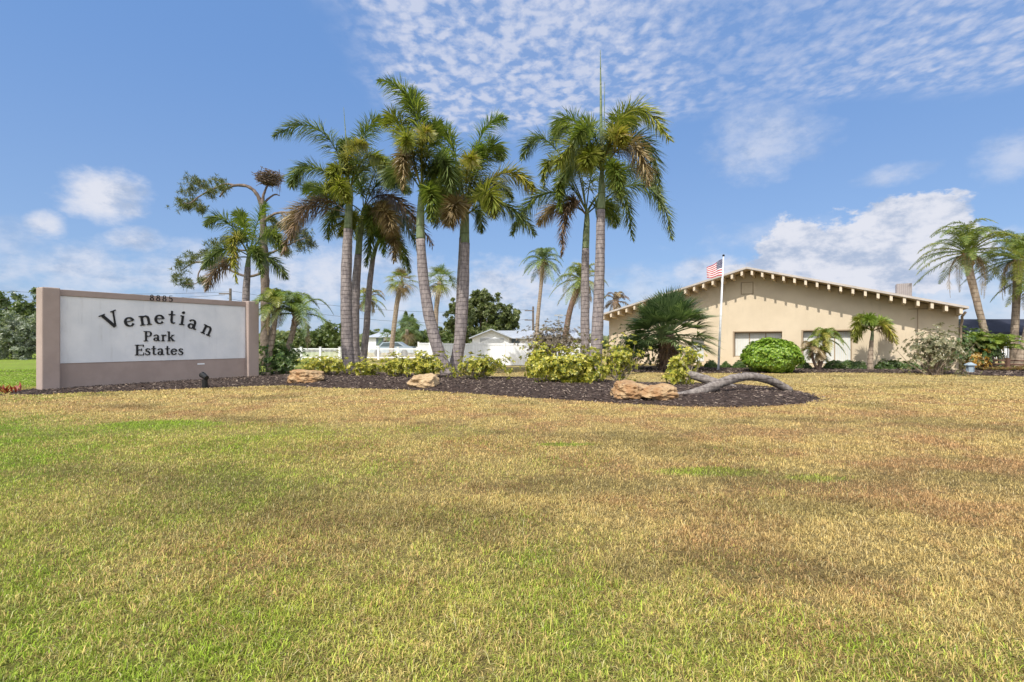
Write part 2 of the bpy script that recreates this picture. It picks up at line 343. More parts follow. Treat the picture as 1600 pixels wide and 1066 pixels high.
def foxtail_frond(mb, pts, n=210, L=.62, wd=.05, spread=1.0):
    n = int(n*1.9); L *= 1.6
    """leaflets whorled all round the rachis, like a bottle brush"""
    N = len(pts)-1
    mb.tube(pts, [.035*(1-.8*i/N) for i in range(N+1)], 5, r=.5)
    for k in range(n):
        u = .16+.84*(k+random.random())/n; f = u*N; i = min(int(f), N-1); p = pts[i].lerp(pts[i+1], f-i)
        t = (pts[i+1]-pts[i]).normalized(); up = Vector((0,0,1)); a = t.cross(up)
        a = a.normalized() if a.length > .05 else Vector((1,0,0)); b_ = a.cross(t)
        an = random.random()*2*math.pi; rad = a*math.cos(an)+b_*math.sin(an)
        fw = .32+.5*u+random.uniform(-.15,.2)
        d = rad*spread+t*fw+Vector((0,0,-.10))
        l = L*(.70+.42*math.sin(math.pi*u))*(1-.55*max(0, u-.82)/.18)*random.uniform(.75,1.08)*.82
        leaf(mb, p, d, t.cross(rad).normalized(), l, wd, random.random(), .45)
def pinnate_frond(mb, pts, n=70, L=.45, wd=.03, vee=.5, droop=.8):
    N = len(pts)-1
    mb.tube(pts, [.03*(1-.8*i/N) for i in range(N+1)], 4, r=.6)
    for k in range(n):
        u = .1+.9*k/n; f = u*N; i = min(int(f), N-1); p = pts[i].lerp(pts[i+1], f-i)
        t = (pts[i+1]-pts[i]).normalized(); a = t.cross(Vector((0,0,1)))
        a = a.normalized() if a.length > .05 else Vector((1,0,0)); b_ = a.cross(t)
        for sd in (-1, 1):
            d = a*sd + b_*(vee+random.uniform(-.25,.25)) + t*(.6+random.uniform(-.1,.15))
            l = L*1.1*math.sin(math.pi*min(1, .18+u*.78))*random.uniform(.85,1.1)
            leaf(mb, p, d, t, l, wd, random.random(), droop)
def fan_leaf(mb, hub, d, L, nseg=26, wd=.05, arc=2.5, droop=.5):
    """fan palm blade: segments radiating from the petiole's end"""
    d = d.normalized(); a = d.cross(Vector((0,0,1))); a = a.normalized() if a.length > .1 else Vector((1,0,0))
    a = (a + Vector((random.uniform(-.4,.4), random.uniform(-.4,.4), random.uniform(-.4,.4)))).normalized()
    nrm = a.cross(d).normalized(); a = d.cross(nrm).normalized()
    for k in range(nseg):
        an = arc*(k/(nseg-1)-.5)*2/2
        an = (k/(nseg-1)-.5)*arc
        q = d*math.cos(an)+a*math.sin(an)+nrm*(.25*abs(math.sin(an))+random.uniform(-.06,.06))
        leaf(mb, hub, q, q.cross(nrm).normalized(), L*(.78+.22*math.cos(an))*random.uniform(.9,1.06), wd, random.random()*.75+.12*(k % 2), droop)
def petiole(mb, a, b_, r=.018): mb.tube(bez(a, (Vector(a)+Vector(b_))*.5+Vector((0,0,.06)), b_, 4), [r*1.4,r*1.2,r,r,r*.8], 4, r=.8)
def rosette(mb, p, nrm, k, L, wd, r0=None):
    nrm = nrm.normalized(); a = nrm.orthogonal().normalized(); b_ = nrm.cross(a)
    for i in range(k):
        an = 2*math.pi*(i+random.random()*.6)/k
        d = (a*math.cos(an)+b_*math.sin(an))+nrm*random.uniform(.1,1.0)
        d.normalize(); s_ = d.cross(nrm).normalized()
        l = L*random.uniform(.7,1.15)
        q1 = p+d*l*.5; q2 = p+d*l-nrm*l*.2; r = random.random() if r0 is None else min(1, max(0, r0+random.uniform(-.2,.2)))
        mb.add([p, q1+s_*wd*.5, q2, q1-s_*wd*.5], [(0,1,2,3)], r)
def blob_pts(c, rx, ry, rz, n, shell=.35, seed=0.0, lump=.3):
    out = []
    while len(out) < n:
        d = Vector((random.gauss(0,1), random.gauss(0,1), random.gauss(0,1))).normalized()
        k = 1+lump*noise.noise(d*2.2+Vector((seed, seed*.7, 3.1)))*1.6
        rr = k*(1-shell*random.random()**1.5)
        out.append((Vector(c)+Vector((d.x*rx*rr, d.y*ry*rr, d.z*rz*rr)), Vector((d.x/rx, d.y/ry, d.z/rz)).normalized()))
    return out
# ------------------------------------------------------------------ ground
mb = MB(); nx = 60
mb.add([(-900,-60,0),(900,-60,0),(900,1800,0),(-900,1800,0)], [(0,1,2,3)])
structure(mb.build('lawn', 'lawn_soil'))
bedpx = [(14,617),(60,617.5),(110,614.5),(250,609.5),(390,604),(445,602.5),(500,606),(560,607.5),(640,609.5),(720,614),(800,620),(900,626),(980,631),(1060,635.5),(1140,637),(1200,635.5),(1255,631),(1284,624),(1262,615),(1220,608),(1170,604),(1110,602),(1050,600),(990,600),(950,595),(870,592),(780,591),(700,588),(600,584),(520,582),(450,581),(380,583),(300,588),(200,595),(100,604),(20,611)]
bed = [G(*q) for q in bedpx]
bedxy = np.array([(p.x, p.y) for p in bed])
def inside(x, y, poly):
    x = np.asarray(x); y = np.asarray(y); r = np.zeros(x.shape, bool); n = len(poly); j = n-1
    for i in range(n):
        xi, yi = poly[i]; xj, yj = poly[j]
        cnd = ((yi > y) != (yj > y)) & (x < (xj-xi)*(y-yi)/((yj-yi) or 1e-9)+xi); r ^= cnd; j = i
    return r
def edgedist(x, y, poly):
    best = np.full(np.shape(x), 1e9); n = len(poly)
    for i in range(n):
        a = poly[i]; b_ = poly[(i+1) % n]; d = b_-a; L = max((d**2).sum(), 1e-9)
        t = np.clip(((x-a[0])*d[0]+(y-a[1])*d[1])/L, 0, 1)
        best = np.minimum(best, np.hypot(x-a[0]-t*d[0], y-a[1]-t*d[1]))
    return best
def mound_h(x): f = np.clip((x+11.0)/5.0, 0, 1); return .03+.13*f*f*(3-2*f)
def mound(x, y):   # height of the mulch bed
    e = edgedist(x, y, bedxy); return np.where(inside(x, y, bedxy), .012+mound_h(x)*(1-np.exp(-e*1.1)), 0.0)
def bedz(p): return float(mound(np.array([p[0]]), np.array([p[1]]))[0])
def bed_mesh(poly, hfun, name, step=.14):
    bm = bmesh.new(); vs = [bm.verts.new((x, y, .004)) for x, y in poly]; f = bm.faces.new(vs)
    bmesh.ops.triangulate(bm, faces=[f])
    lo = poly.min(0); hi = poly.max(0)
    for ax, (a, b_) in enumerate(((lo[0], hi[0]), (lo[1], hi[1]))):
        q = a+step
        while q < b_:
            co = Vector((q,0,0)) if ax == 0 else Vector((0,q,0)); no = Vector((1,0,0)) if ax == 0 else Vector((0,1,0))
            bmesh.ops.bisect_plane(bm, geom=bm.verts[:]+bm.edges[:]+bm.faces[:], plane_co=co, plane_no=no); q += step
    co = np.array([v.co[:2] for v in bm.verts]); e = edgedist(co[:,0], co[:,1], poly)
    for v, ee in zip(bm.verts, e):
        v.co.z = .004 + hfun(ee, v.co.x) + (.02*noise.noise(Vector((v.co.x*6, v.co.y*6, 1))) if ee > .05 else 0)
    me = bpy.data.meshes.new(name); bm.to_mesh(me); bm.free(); me.polygons.foreach_set('use_smooth', [True]*len(me.polygons))
    me.materials.append(MATS['mulch']); o = bpy.data.objects.new(name, me); col.objects.link(o); return structure(o)
bed_mesh(bedxy, lambda e, x: float(mound_h(x))*(1-math.exp(-e*1.1)), 'mulch_bed', .2)
def chips(poly, hf, n, name, label, size=1.0):
    lo = poly.min(0); hi = poly.max(0); mbq = MB(); x = rng.uniform(lo[0], hi[0], n*4); y = rng.uniform(lo[1], hi[1], n*4)
    e = edgedist(x, y, poly); ok = inside(x, y, poly) | (e < .45*rng.random(n*4)**5); x, y, e = x[ok][:n], y[ok][:n], e[ok][:n]
    ins = inside(x, y, poly)
    for a, b_, ee, iz in zip(x, y, e, ins):
        an = random.random()*math.pi; L = random.uniform(.04,.12)*size; wq = random.uniform(.012,.035)*size
        z = (hf(ee, a) if iz else 0)+.02; d = Vector((math.cos(an), math.sin(an), random.uniform(-.5,.5)))*L*.5; s_ = Vector((-math.sin(an), math.cos(an), random.uniform(-.7,.7)))*wq*.5
        p = Vector((a, b_, z)); h = Vector((0,0,.012*size))
        r = random.random()**1.2 
        mbq.add([p-d-s_, p+d-s_*.5, p+d+s_, p-d+s_*.6, p-d*.8-s_*.6+h, p+d*.8+h], [(0,1,5,4),(1,2,5),(2,3,4,5),(3,0,4)], r)
    o = mbq.build(name, 'mulch_chip'); tag(o, label, 'mulch', kind='stuff'); return o
chips(bedxy, lambda e, x: float(mound_h(x))*(1-math.exp(-e*1.1)), 15000, 'mulch_chips', 'dark brown shredded bark mulch covering the planting bed round the palms')

# ------------------------------------------------------------------ grass blades
def make_grass():
    V = []; Fc = []; Rr = []; nv = 0
    bands = [(1.7,3.2,24000),(3.2,5,15000),(5,8,6500),(8,12,2600),(12,18,1000),(18,27,260)]
    for (y0, y1, dens_) in bands:
        xm = 1.12; area = xm*(y1*y1-y0*y0); n = int(area*dens_)
        y = np.sqrt(rng.random(n)*(y1*y1-y0*y0)+y0*y0); x = (rng.random(n)*2-1)*xm*y
        # clumping
        cl = .6*np.sin(x*17+3*np.sin(y*13+2*x))*np.sin(y*19+2.5*np.sin(x*11-y*3))+.6*np.sin(x*41+2*np.sin(y*31))*np.sin(y*37+2*np.sin(x*29))
        keep = rng.random(n) < .62+.42*cl
        keep &= ~(inside(x, y, bedxy) & (edgedist(x, y, bedxy) > .05*rng.random(n)))
        x, y = x[keep], y[keep]; n = len(x)
        z0 = np.zeros(n)
        tuft = 1+.9*(rng.random(n) < .04); hgt = rng.uniform(.008,.032,n)*(1+.5*cl[keep])*tuft; ln = rng.uniform(.02,.065,n)*tuft
        flat = rng.random(n) < .35; hgt[flat] *= .3
        wd = np.maximum(rng.uniform(.0022,.0055,n), y*.0009)*(1+(y > 12)*.6)
        an = rng.uniform(0, 2*np.pi, n); dx, dy = np.cos(an), np.sin(an); sa = an+np.pi/2+rng.normal(0,.4,n); sx, sy = np.cos(sa)*wd/2, np.sin(sa)*wd/2
        bl = rng.uniform(.2,.9,n)*ln
        p = np.stack([x, y, z0], 1)
        a0 = p+np.stack([-sx,-sy,z0],1); a1 = p+np.stack([sx,sy,z0],1)
        m_ = p+np.stack([dx*bl*.4, dy*bl*.4, hgt*.75],1); b0 = m_+np.stack([-sx,-sy,z0],1)*.85; b1 = m_+np.stack([sx,sy,z0],1)*.85
        tip = p+np.stack([dx*bl, dy*bl, hgt*rng.uniform(.65,1.15,n)],1)
        vv = np.stack([a0,a1,b1,b0,tip],1).reshape(-1,3); base = nv+np.arange(n)[:,None]*5
        f = np.concatenate([base+np.array([[0,1,2]]), base+np.array([[0,2,3]]), base+np.array([[3,2,4]])],1).reshape(-1,3)
        V.append(vv); Fc.append(f); Rr.append(np.repeat(rng.random(n),5)); nv += n*5
    V = np.concatenate(V).astype(np.float32); Fc = np.concatenate(Fc).astype(np.int32); Rr = np.concatenate(Rr).astype(np.float32)
    me = bpy.data.meshes.new('grass_blades'); me.vertices.add(len(V)); me.vertices.foreach_set('co', V.ravel())
    me.loops.add(Fc.size); me.loops.foreach_set('vertex_index', Fc.ravel()); me.polygons.add(len(Fc))
    me.polygons.foreach_set('loop_start', np.arange(0, Fc.size, 3, dtype=np.int32)); me.update(calc_edges=True)
    at = me.attributes.new('rnd', 'FLOAT', 'POINT'); at.data.foreach_set('value', Rr)
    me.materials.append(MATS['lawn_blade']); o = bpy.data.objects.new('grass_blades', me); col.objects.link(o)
    tag(o, 'short mown lawn grass, green at one side and dry tan over the rest', 'grass', kind='stuff')
make_grass()

# ------------------------------------------------------------------ the sign wall
SA = Vector((-14.34, 15.5, 0)); SB = Vector((-10.65, 21.4, 0)); sd = (SB-SA).normalized(); SL = (SB-SA).length
sn = Vector((sd.y, -sd.x, 0))                       # towards the camera
def sign_s(px):                                      # along-sign coordinate of a photo column on the front plane
    k = (px-800)/800; return (k*SA.y-SA.x)/(sd.x-k*sd.y)
def sign_h(s, py): return CH+(533-py)/800*(SA.y+sd.y*s)
SM = Matrix.Translation(SA) @ Matrix(((sd.x, -sn.x, 0, 0), (sd.y, -sn.y, 0, 0), (0,0,1,0), (0,0,0,1)))  # x along, y into the wall
sign = thing('entrance_sign', SA+sd*SL/2, 'stucco entrance sign wall with raised black lettering, white panel and mauve pillars', 'sign')
def box_part(name, m_, parent, boxes, M=None, origin=None, bevel=0.0):
    q = MB()
    for lo, hi in boxes: q.box(lo, hi, M)
    o = q.build(name, m_, parent, origin)
    if bevel:
        bv = o.modifiers.new('bevel', 'BEVEL'); bv.width = bevel; bv.segments = 2
    return o
s0, s1 = sign_s(92), sign_s(385)
box_part('sign_wall', 'stucco_mauve', sign, [((s0-.05, .10, 0), (s1+.05, .34, 3.11))], SM, SA, .02)
box_part('top_band', 'stucco_mauve', sign, [((s0, .04, 2.92), (s1, .097, 3.112))], SM, SA, .01)
box_part('white_panel', 'stucco_white', sign, [((s0, .08, .80), (s1, .098, 2.918))], SM, SA)
for nm, a, b_ in (('pillar', .04, s0), ('pillar', s1, SL)):
    box_part(nm, 'stucco_mauve', sign, [((a, -.14, 0), (b_, .36, 3.14))], SM, SA, .03)
# glyphs, cap height 1: strokes of (x, y, width)
def arc(cx, cy, rx, ry, a0, a1, w0, w1=None, n=16):
    o = []
    for i in range(n+1):
        t_ = i/n; a = R(a0+(a1-a0)*t_); wv = w0 if w1 is None else w1+(w0-w1)*abs(math.cos(a)); o.append((cx+rx*math.cos(a), cy+ry*math.sin(a), wv))
    return o
def ser(x, y, hw=.15): return [(x-hw, y, .07), (x+hw, y, .07)]
GL = {
 'V': (.98, [[(.17,.97,.2),(.48,.02,.2)], [(.83,.97,.10),(.50,.02,.10)], ser(.16,.965,.17), ser(.83,.965,.15)]),
 'e': (.68, [arc(.34,.335,.235,.28,5,325,.17,.08), [(.12,.375,.07),(.56,.375,.07)]]),
 'n': (.82, [[(.2,0,.16),(.2,.66,.16)], [(.2,.46,.07),(.32,.60,.10),(.46,.62,.13),(.56,.54,.15),(.59,.42,.16),(.59,0,.16)], ser(.2,.035,.15), ser(.6,.035,.15), [(.04,.625,.07),(.2,.625,.07)]]),
 't': (.50, [[(.23,.90,.13),(.23,.2,.16),(.27,.08,.14),(.36,.05,.1),(.46,.1,.06)], [(.03,.635,.08),(.44,.635,.08)]]),
 'i': (.40, [[(.2,0,.16),(.2,.66,.16)], ser(.2,.035,.16), [(.04,.625,.07),(.2,.625,.07)], arc(.2,.87,.045,.045,0,360,.11)]),
 'a': (.72, [[(.12,.50,.14),(.16,.58,.11),(.3,.64,.09),(.42,.6,.13),(.48,.48,.16),(.48,.12,.16),(.55,.05,.12),(.66,.06,.06)], arc(.28,.19,.16,.15,0,360,.14,.07)]),
 'P': (.82, [[(.22,0,.18),(.22,1,.18)], [(.22,.955,.08),(.48,.955,.09),(.62,.88,.14),(.67,.73,.18),(.62,.57,.14),(.48,.50,.09),(.22,.50,.08)], ser(.22,.035,.19), [(.03,.965,.07),(.22,.965,.07)]]),
 'r': (.56, [[(.2,0,.16),(.2,.66,.16)], [(.2,.44,.07),(.3,.58,.1),(.42,.62,.13),(.5,.57,.12)], ser(.2,.035,.16), [(.04,.625,.07),(.2,.625,.07)]]),
 'k': (.78, [[(.2,0,.16),(.2,1,.16)], [(.58,.63,.08),(.24,.28,.08)], [(.34,.38,.15),(.62,.03,.17)], ser(.2,.035,.15), ser(.63,.035,.13), ser(.56,.63,.13), [(.04,.965,.07),(.2,.965,.07)]]),
 'E': (.82, [[(.22,0,.18),(.22,1,.18)], [(.04,.965,.07),(.74,.965,.07)], [(.04,.035,.07),(.76,.035,.07)], [(.22,.52,.07),(.58,.52,.07)], [(.73,1.0,.07),(.73,.78,.04)], [(.75,0,.07),(.77,.25,.04)], [(.58,.40,.05),(.58,.64,.05)]]),
 's': (.58, [[(.48,.50,.05),(.44,.60,.07),(.28,.635,.1),(.14,.56,.13),(.17,.42,.15),(.34,.34,.16),(.46,.24,.15),(.46,.1,.12),(.3,.03,.09),(.14,.06,.07),(.08,.2,.05)]]),
 '8': (.72, [arc(.36,.74,.18,.20,0,360,.15,.08), arc(.36,.27,.23,.24,0,360,.17,.08)]),
 '5': (.72, [[(.60,.96,.10),(.20,.96,.10)], [(.18,.99,.07),(.15,.54,.07)], [(.14,.5,.08),(.3,.6,.1),(.48,.56,.13),(.57,.4,.17),(.54,.18,.15),(.38,.04,.1),(.18,.06,.09),(.1,.18,.08)]]),
}
def glyph(mb, ch, ox, oy, size, rot, front, depth, sx=1.0):
    """writes one letter on the sign plane, anchored at its centre"""
    wd, strokes = GL[ch]; cs, sn_ = math.cos(rot), math.sin(rot)
    for j, st in enumerate(strokes):
        n = len(st); L = []; Rt = []
        for i in range(n):
            a = st[max(i-1,0)]; c = st[min(i+1,n-1)]; dx, dy = c[0]-a[0], c[1]-a[1]; l = math.hypot(dx, dy) or 1
            if st[0][:2] == st[-1][:2] or (abs(st[0][0]-st[-1][0]) < 1e-6 and abs(st[0][1]-st[-1][1]) < 1e-6):
                a = st[(i-1) % (n-1)] if i > 0 else st[n-2]; c = st[(i+1) % (n-1)] if i < n-1 else st[1]
                dx, dy = c[0]-a[0], c[1]-a[1]; l = math.hypot(dx, dy) or 1
            nx_, ny_ = -dy/l*st[i][2]*.43, dx/l*st[i][2]*.43
            L.append((st[i][0]+nx_, st[i][1]+ny_)); Rt.append((st[i][0]-nx_, st[i][1]-ny_))
        def tr(q, z):
            x_, y_ = (q[0]-wd/2)*size*sx, (q[1]-.4)*size
            return SM @ Vector((ox+x_*cs-y_*sn_, z, oy+x_*sn_+y_*cs))
        z1 = front-depth-j*.0015
        vs = [tr(q, z1) for q in L]+[tr(q, z1) for q in Rt]+[tr(q, front) for q in L]+[tr(q, front) for q in Rt]
        fs = []
        for i in range(n-1):
            fs += [(i, i+1, n+i+1, n+i), (2*n+i, 3*n+i, 3*n+i+1, 2*n+i+1), (i, 2*n+i, 2*n+i+1, i+1), (n+i, n+i+1, 3*n+i+1, 3*n+i)]
        fs += [(0, n, 3*n, 2*n), (n-1, 3*n-1, 4*n-1, 2*n-1)]
        mb.add(vs, fs)
def place_letters(lst, part, front=.078, depth=.035):
    q = MB()
    for ch, px, py, hpx, rot in lst:
        s_ = sign_s(px); h = sign_h(s_, py); sz = hpx/800*(SA.y+sd.y*s_)
        glyph(q, ch, s_, h, sz, R(rot), front, depth)
    return q.build(part, 'letter_black', sign, SA)
place_letters([('V',176.5,502,24.5,27),('e',203,501.5,23.5,17),('n',228.5,499,23,8),('e',250.5,497.5,23,2),('t',270,497,22.5,-3),('i',286.5,499,22.5,-8),('a',303,505.5,22.5,-16),('n',326,515,22,-24)], 'arched_lettering')
def line_letters(word, x0, x1, ybase0, ybase1, hpx, part, front=.078, depth=.035):
    tot = sum(GL[c][0] for c in word); q = MB(); s0_, s1_ = sign_s(x0), sign_s(x1); xm = (x0+x1)/2
    yb0 = sign_h(s0_, ybase0); yb1 = sign_h(s1_, ybase1); sm_ = sign_s(xm); sz = hpx/800*(SA.y+sd.y*sm_); acc = 0
    k = (s1_-s0_)/(tot*sz)
    for c in word:
        wv = GL[c][0]; s_ = s0_+(acc+wv/2)*sz*k; acc += wv
        f = (s_-s0_)/(s1_-s0_); glyph(q, c, s_, yb0+(yb1-yb0)*f+.4*sz, sz, 0, front, depth, k)
    return q.build(part, 'letter_black', sign, SA)
line_letters('Park', 225.5, 275, 533.2, 533.2, 15.5, 'second_line_lettering')
line_letters('Estates', 211.5, 288.5, 555.2, 554.8, 16, 'third_line_lettering')
place_letters([('8',238,466,9.5,0),('8',247.8,466.6,9.5,0),('8',257.6,467.2,9.5,0),('5',267.6,467.8,9.5,0)], 'house_number', .038, .015)
# small white socket on the lower band
sq = sign_s(316); box_part('outlet', 'vinyl_white', sign, [((sq-.13, .085, .70-.10), (sq+.13, .098, .70-.05))], SM, SA)
# ground spotlight before the sign
p = G(320, 606.5); sp_ = thing('spotlight', p, 'small black ground spotlight standing in mulch in front of the sign wall', 'spotlight')
q = MB(); q.tube([p+Vector((0,0,0)), p+Vector((0,0,.27))], .085, 10); q.tube([p+Vector((0,0,.27)), p+Vector((0,0,.34))], .03, 8); q.build('stake_body', 'metal_black', sp_, p)
q = MB(); hp = p+Vector((0,0,.36)); q.tube([hp-sn*(-.12)+Vector((0,0,-.03)), hp-sn*.16+Vector((0,0,.06))], [.07,.10], 10); q.build('lamp_head', 'metal_black', sp_, p)
q = MB(); q.tube([hp-sn*.162+Vector((0,0,.0605)), hp-sn*.17+Vector((0,0,.063))], .085, 10); q.build('lens', 'glass_dark', sp_, p)
# bromeliad / cordyline, left edge
p = G(9, 614); rp = thing('cordyline_plant', p, 'low dark red spiky plant at the photo edge beside the sign wall', 'plant')
q = MB()
for k in range(46):
    an = random.random()*6.28; b_ = p+Vector((random.uniform(-.45,.3), random.uniform(-.2,.3), 0)); d = Vector((math.cos(an)*.7, math.sin(an)*.7, random.uniform(.5,1.4)))
    leaf(q, b_, d, Vector((-math.sin(an), math.cos(an), 0)), random.uniform(.3,.5), .055, random.random(), .5)
q.build('leaves', 'shrub_red', rp, p)

# ------------------------------------------------------------------ palms
def trunk_part(root, p0, pts, rad, m_='bark_ringed', name='trunk', wob=.08, seg=14):
    q = MB(); P = spline(pts, 8); n = len(P)
    rr = []
    for i in range(n):
        f = i/(n-1)*(len(rad)-1); k = min(int(f), len(rad)-2); rr.append(rad[k]+(rad[k+1]-rad[k])*(f-k))
    q.tube(P, rr, seg, wob=wob); return q.build(name, m_, root, p0, smooth=True)
def foxtail(label, y, trunk_px, rads, shaft_px, shaft_r, fronds, spear=None, L=.62, group='foxtail palms in the mulch bed', extra=0, name='foxtail_palm', n=210, bark='bark_ringed'):
    """trunk_px from base to top; fronds: (bx,by, mx,my,md, tx,ty,td, colour) with depth offsets in metres"""
    b0 = W(*trunk_px[0], y); b0.z = bedz(b0) if group.startswith('foxtail') else 0; b0.z -= .02
    root = thing(name, b0, label, 'palm tree', group)
    pts = [b0]+[W(a, b_, y) for a, b_ in trunk_px[1:]]
    trunk_part(root, b0, pts, rads, bark)
    if shaft_px: trunk_part(root, b0, [W(a, b_, y) for a, b_ in shaft_px], shaft_r, 'shaft_green', 'crownshaft', .03)
    ex = []
    top = W(*(shaft_px[-1] if shaft_px else trunk_px[-1]), y)
    for k in range(extra):
        an = random.random()*6.28; rr = random.uniform(1.0,1.8); t_ = top+Vector((math.cos(an)*rr, math.sin(an)*rr, random.uniform(.2,1.2)))
        m_ = top+(t_-top)*.5+Vector((0,0,.8)); ex.append((top, m_, t_, random.choice(['frond_green','frond_olive','frond_dark']), 1.0))
    for (bx, by, mx, my, md, tx, ty, td, c_) in fronds:
        dk = .6 if abs(td) > 1.4 else 1.0
        ex.append((W(bx, by, y), W(mx, my, y+md*dk), W(tx, ty, y+td*dk), c_, .74 if abs(td) > 1.4 else 1.0))
    for (a, m_, t_, c_, k_) in ex:
        q = MB(); foxtail_frond(q, bez(a, m_, t_, 14), n, L*k_); q.build('frond', c_, root, b0)
    if spear:
        for (sx0, sy0, sx1, sy1, r_) in spear:
            q = MB(); a, b_ = W(sx0, sy0, y), W(sx1, sy1, y); q.tube([a, a.lerp(b_, .35), a.lerp(b_, .7), b_], [r_, r_*.9, r_*.5, .008], 6); q.build('spear_leaf', 'shaft_green', root, b0)
    return root
g_, d_, o_, y_, dr, br, bt = 'frond_green', 'frond_dark', 'frond_olive', 'frond_yellow', 'frond_dry', 'frond_brown', 'frond_bright'
foxtail('tall foxtail palm with thick straight trunk, leftmost of the row beside shorter palms', 23.6, [(545,584),(542,520),(541,440),(543,380),(544,358)], [.30,.265,.25,.215,.19],
    [(544,358),(545,330),(547,305),(548,292)], [.185,.17,.14,.09],
    [(547,296,500,204,-.3,428,213,-.6,d_),(547,296,487,262,-.8,456,290,-1.1,d_),(547,298,568,214,.5,594,186,.9,g_),(547,294,580,243,-1.1,624,290,-1.6,o_),
     (547,294,528,262,-1.2,510,300,-1.8,o_),(546,296,590,255,.3,632,300,.7,g_),(547,296,545,240,-.9,572,225,-1.8,y_),(545,300,510,300,.8,478,292,1.3,g_),
     (547,336,488,318,-.3,443,396,-.6,br),(547,334,470,326,.2,455,372,.4,dr),(547,296,540,236,1.0,545,225,2.0,d_),(547,296,530,285,-1.6,545,315,-2.4,o_)],
    spear=[(546,292,537,168,.045)])
foxtail('foxtail palm with slimmer rust brown trunk just behind the thick straight one', 25.3, [(556,578),(554,520),(556,450),(560,398)], [.26,.225,.21,.17],
    [(560,398),(562,372),(566,345),(568,325)], [.165,.15,.12,.08],
    [(568,330,612,308,-.4,676,384,-.8,br),(568,330,608,318,.5,652,362,.9,d_),(568,330,600,280,.4,640,300,.8,d_),(568,328,560,275,.6,540,255,1.2,d_),
     (566,332,530,320,-.4,512,372,-.8,d_),(568,328,590,265,-.5,618,270,-1,o_),(566,350,548,340,-.8,538,366,-1.2,o_),(566,350,580,330,-.9,576,366,-1.5,g_),(568,330,600,330,-.9,612,362,-1.3,dr)])
foxtail('short slender foxtail palm leaning outward behind the pair of thick trunks', 26.5, [(565,576),(572,520),(577,450),(583,402)], [.20,.17,.15,.12],
    [(583,402),(587,388),(592,374)], [.12,.10,.07],
    [(592,376,608,352,-.4,632,418,-.8,g_),(592,376,620,340,.2,657,397,.5,d_),(592,376,584,360,-.5,572,415,-.9,d_),(592,376,598,335,.5,604,318,1,g_),
     (592,376,596,360,-1.3,600,400,-2.2,bt),(592,376,574,345,.4,556,372,.8,g_),(592,376,612,366,-.8,616,408,-1.4,dr),(592,376,620,375,.6,640,425,1,d_)], L=.5, n=170)
foxtail('curved tall foxtail palm bowed toward the sign with the highest crown of its cluster', 21.3, [(700,590),(686,552),(672,500),(662,440),(657,374)], [.30,.255,.235,.215,.185],
    [(657,374),(657,345),(658,315),(659,294)], [.18,.165,.14,.085],
    [(658,296,648,172,-.2,592,126,-.5,g_),(658,296,630,205,.4,604,182,.7,o_),(658,294,634,240,-1.0,630,294,-1.7,dr),(658,296,690,250,-.4,704,300,-.7,d_),
     (660,298,686,290,.5,700,340,.9,g_),(658,296,672,220,.6,682,196,1.1,g_),(658,296,660,225,-1.0,668,205,-2.0,y_),(658,296,640,225,-1.2,634,225,-2.3,o_),
     (658,298,626,262,.5,606,288,1.0,d_),(658,300,672,300,-1.2,674,345,-1.8,g_),(658,296,680,262,1.2,700,275,2.0,d_),(659,294,652,180,.3,640,155,.8,g_)],
    spear=[(660,290,669,150,.035)])
foxtail('foxtail palm with long green crownshaft and yellowing frond, beside the curved trunk', 22.3, [(709,587),(718,535),(724,470),(727,380)], [.30,.25,.235,.19],
    [(727,380),(727,360),(728,342),(729,326)], [.185,.175,.145,.09],
    [(728,330,750,218,-.2,788,186,-.5,bt),(728,330,706,228,.2,680,203,.6,g_),(728,330,762,235,.5,784,248,1.0,g_),(728,330,783,272,-.7,833,296,-1.1,y_),
     (730,336,782,318,.2,835,366,.3,d_),(727,330,696,278,-.5,672,312,-.9,g_),(727,334,700,310,.6,680,352,1.0,d_),(728,330,730,262,-1.3,738,250,-2.5,y_),
     (728,330,700,250,-.9,690,262,-1.7,bt),(729,332,760,300,-1.1,772,338,-1.3,o_),(728,330,745,250,1.0,755,235,2.0,d_),(728,334,712,318,-.9,703,350,-1.2,dr),(728,330,765,285,.9,800,310,1.5,d_)])
foxtail('thin foxtail palm mostly hidden directly behind the green crownshaft palm', 24.8, [(714,581),(716,520),(719,440),(722,372)], [.21,.18,.16,.14],
    [(722,372),(723,350),(724,338)], [.13,.12,.08],
    [(724,340,700,300,.5,690,330,1,d_),(724,340,745,300,.5,760,330,1,d_),(724,340,720,290,.4,715,262,1,d_),(724,340,745,330,.2,752,362,.4,d_)], n=150, L=.5)
foxtail('foxtail palm with pale trunk and a hanging brown frond, behind the darker tall trunk', 24.0, [(914,586),(914,520),(914,450),(915,389)], [.25,.21,.20,.17],
    [(915,389),(916,365),(917,345),(917,326)], [.165,.155,.13,.08],
    [(916,330,893,212,.2,862,222,.4,g_),(916,330,858,222,-.2,816,248,-.4,d_),(916,330,868,252,-1.0,850,292,-1.6,o_),(915,335,852,302,-.4,800,366,-.7,g_),
     (915,336,890,318,-1.0,878,398,-1.5,br),(917,334,962,290,-.4,988,374,-.6,d_),(918,334,1005,290,.2,1050,372,.4,d_),(917,330,985,262,.5,1036,318,1.0,d_),
     (916,330,900,250,-1.4,895,262,-2.4,o_),(916,334,874,320,.6,842,350,1.0,dr),(916,330,930,250,.6,950,235,1.2,d_),(917,334,948,320,.8,962,352,1.2,g_),(916,330,880,280,-1.3,876,330,-2.1,g_)])
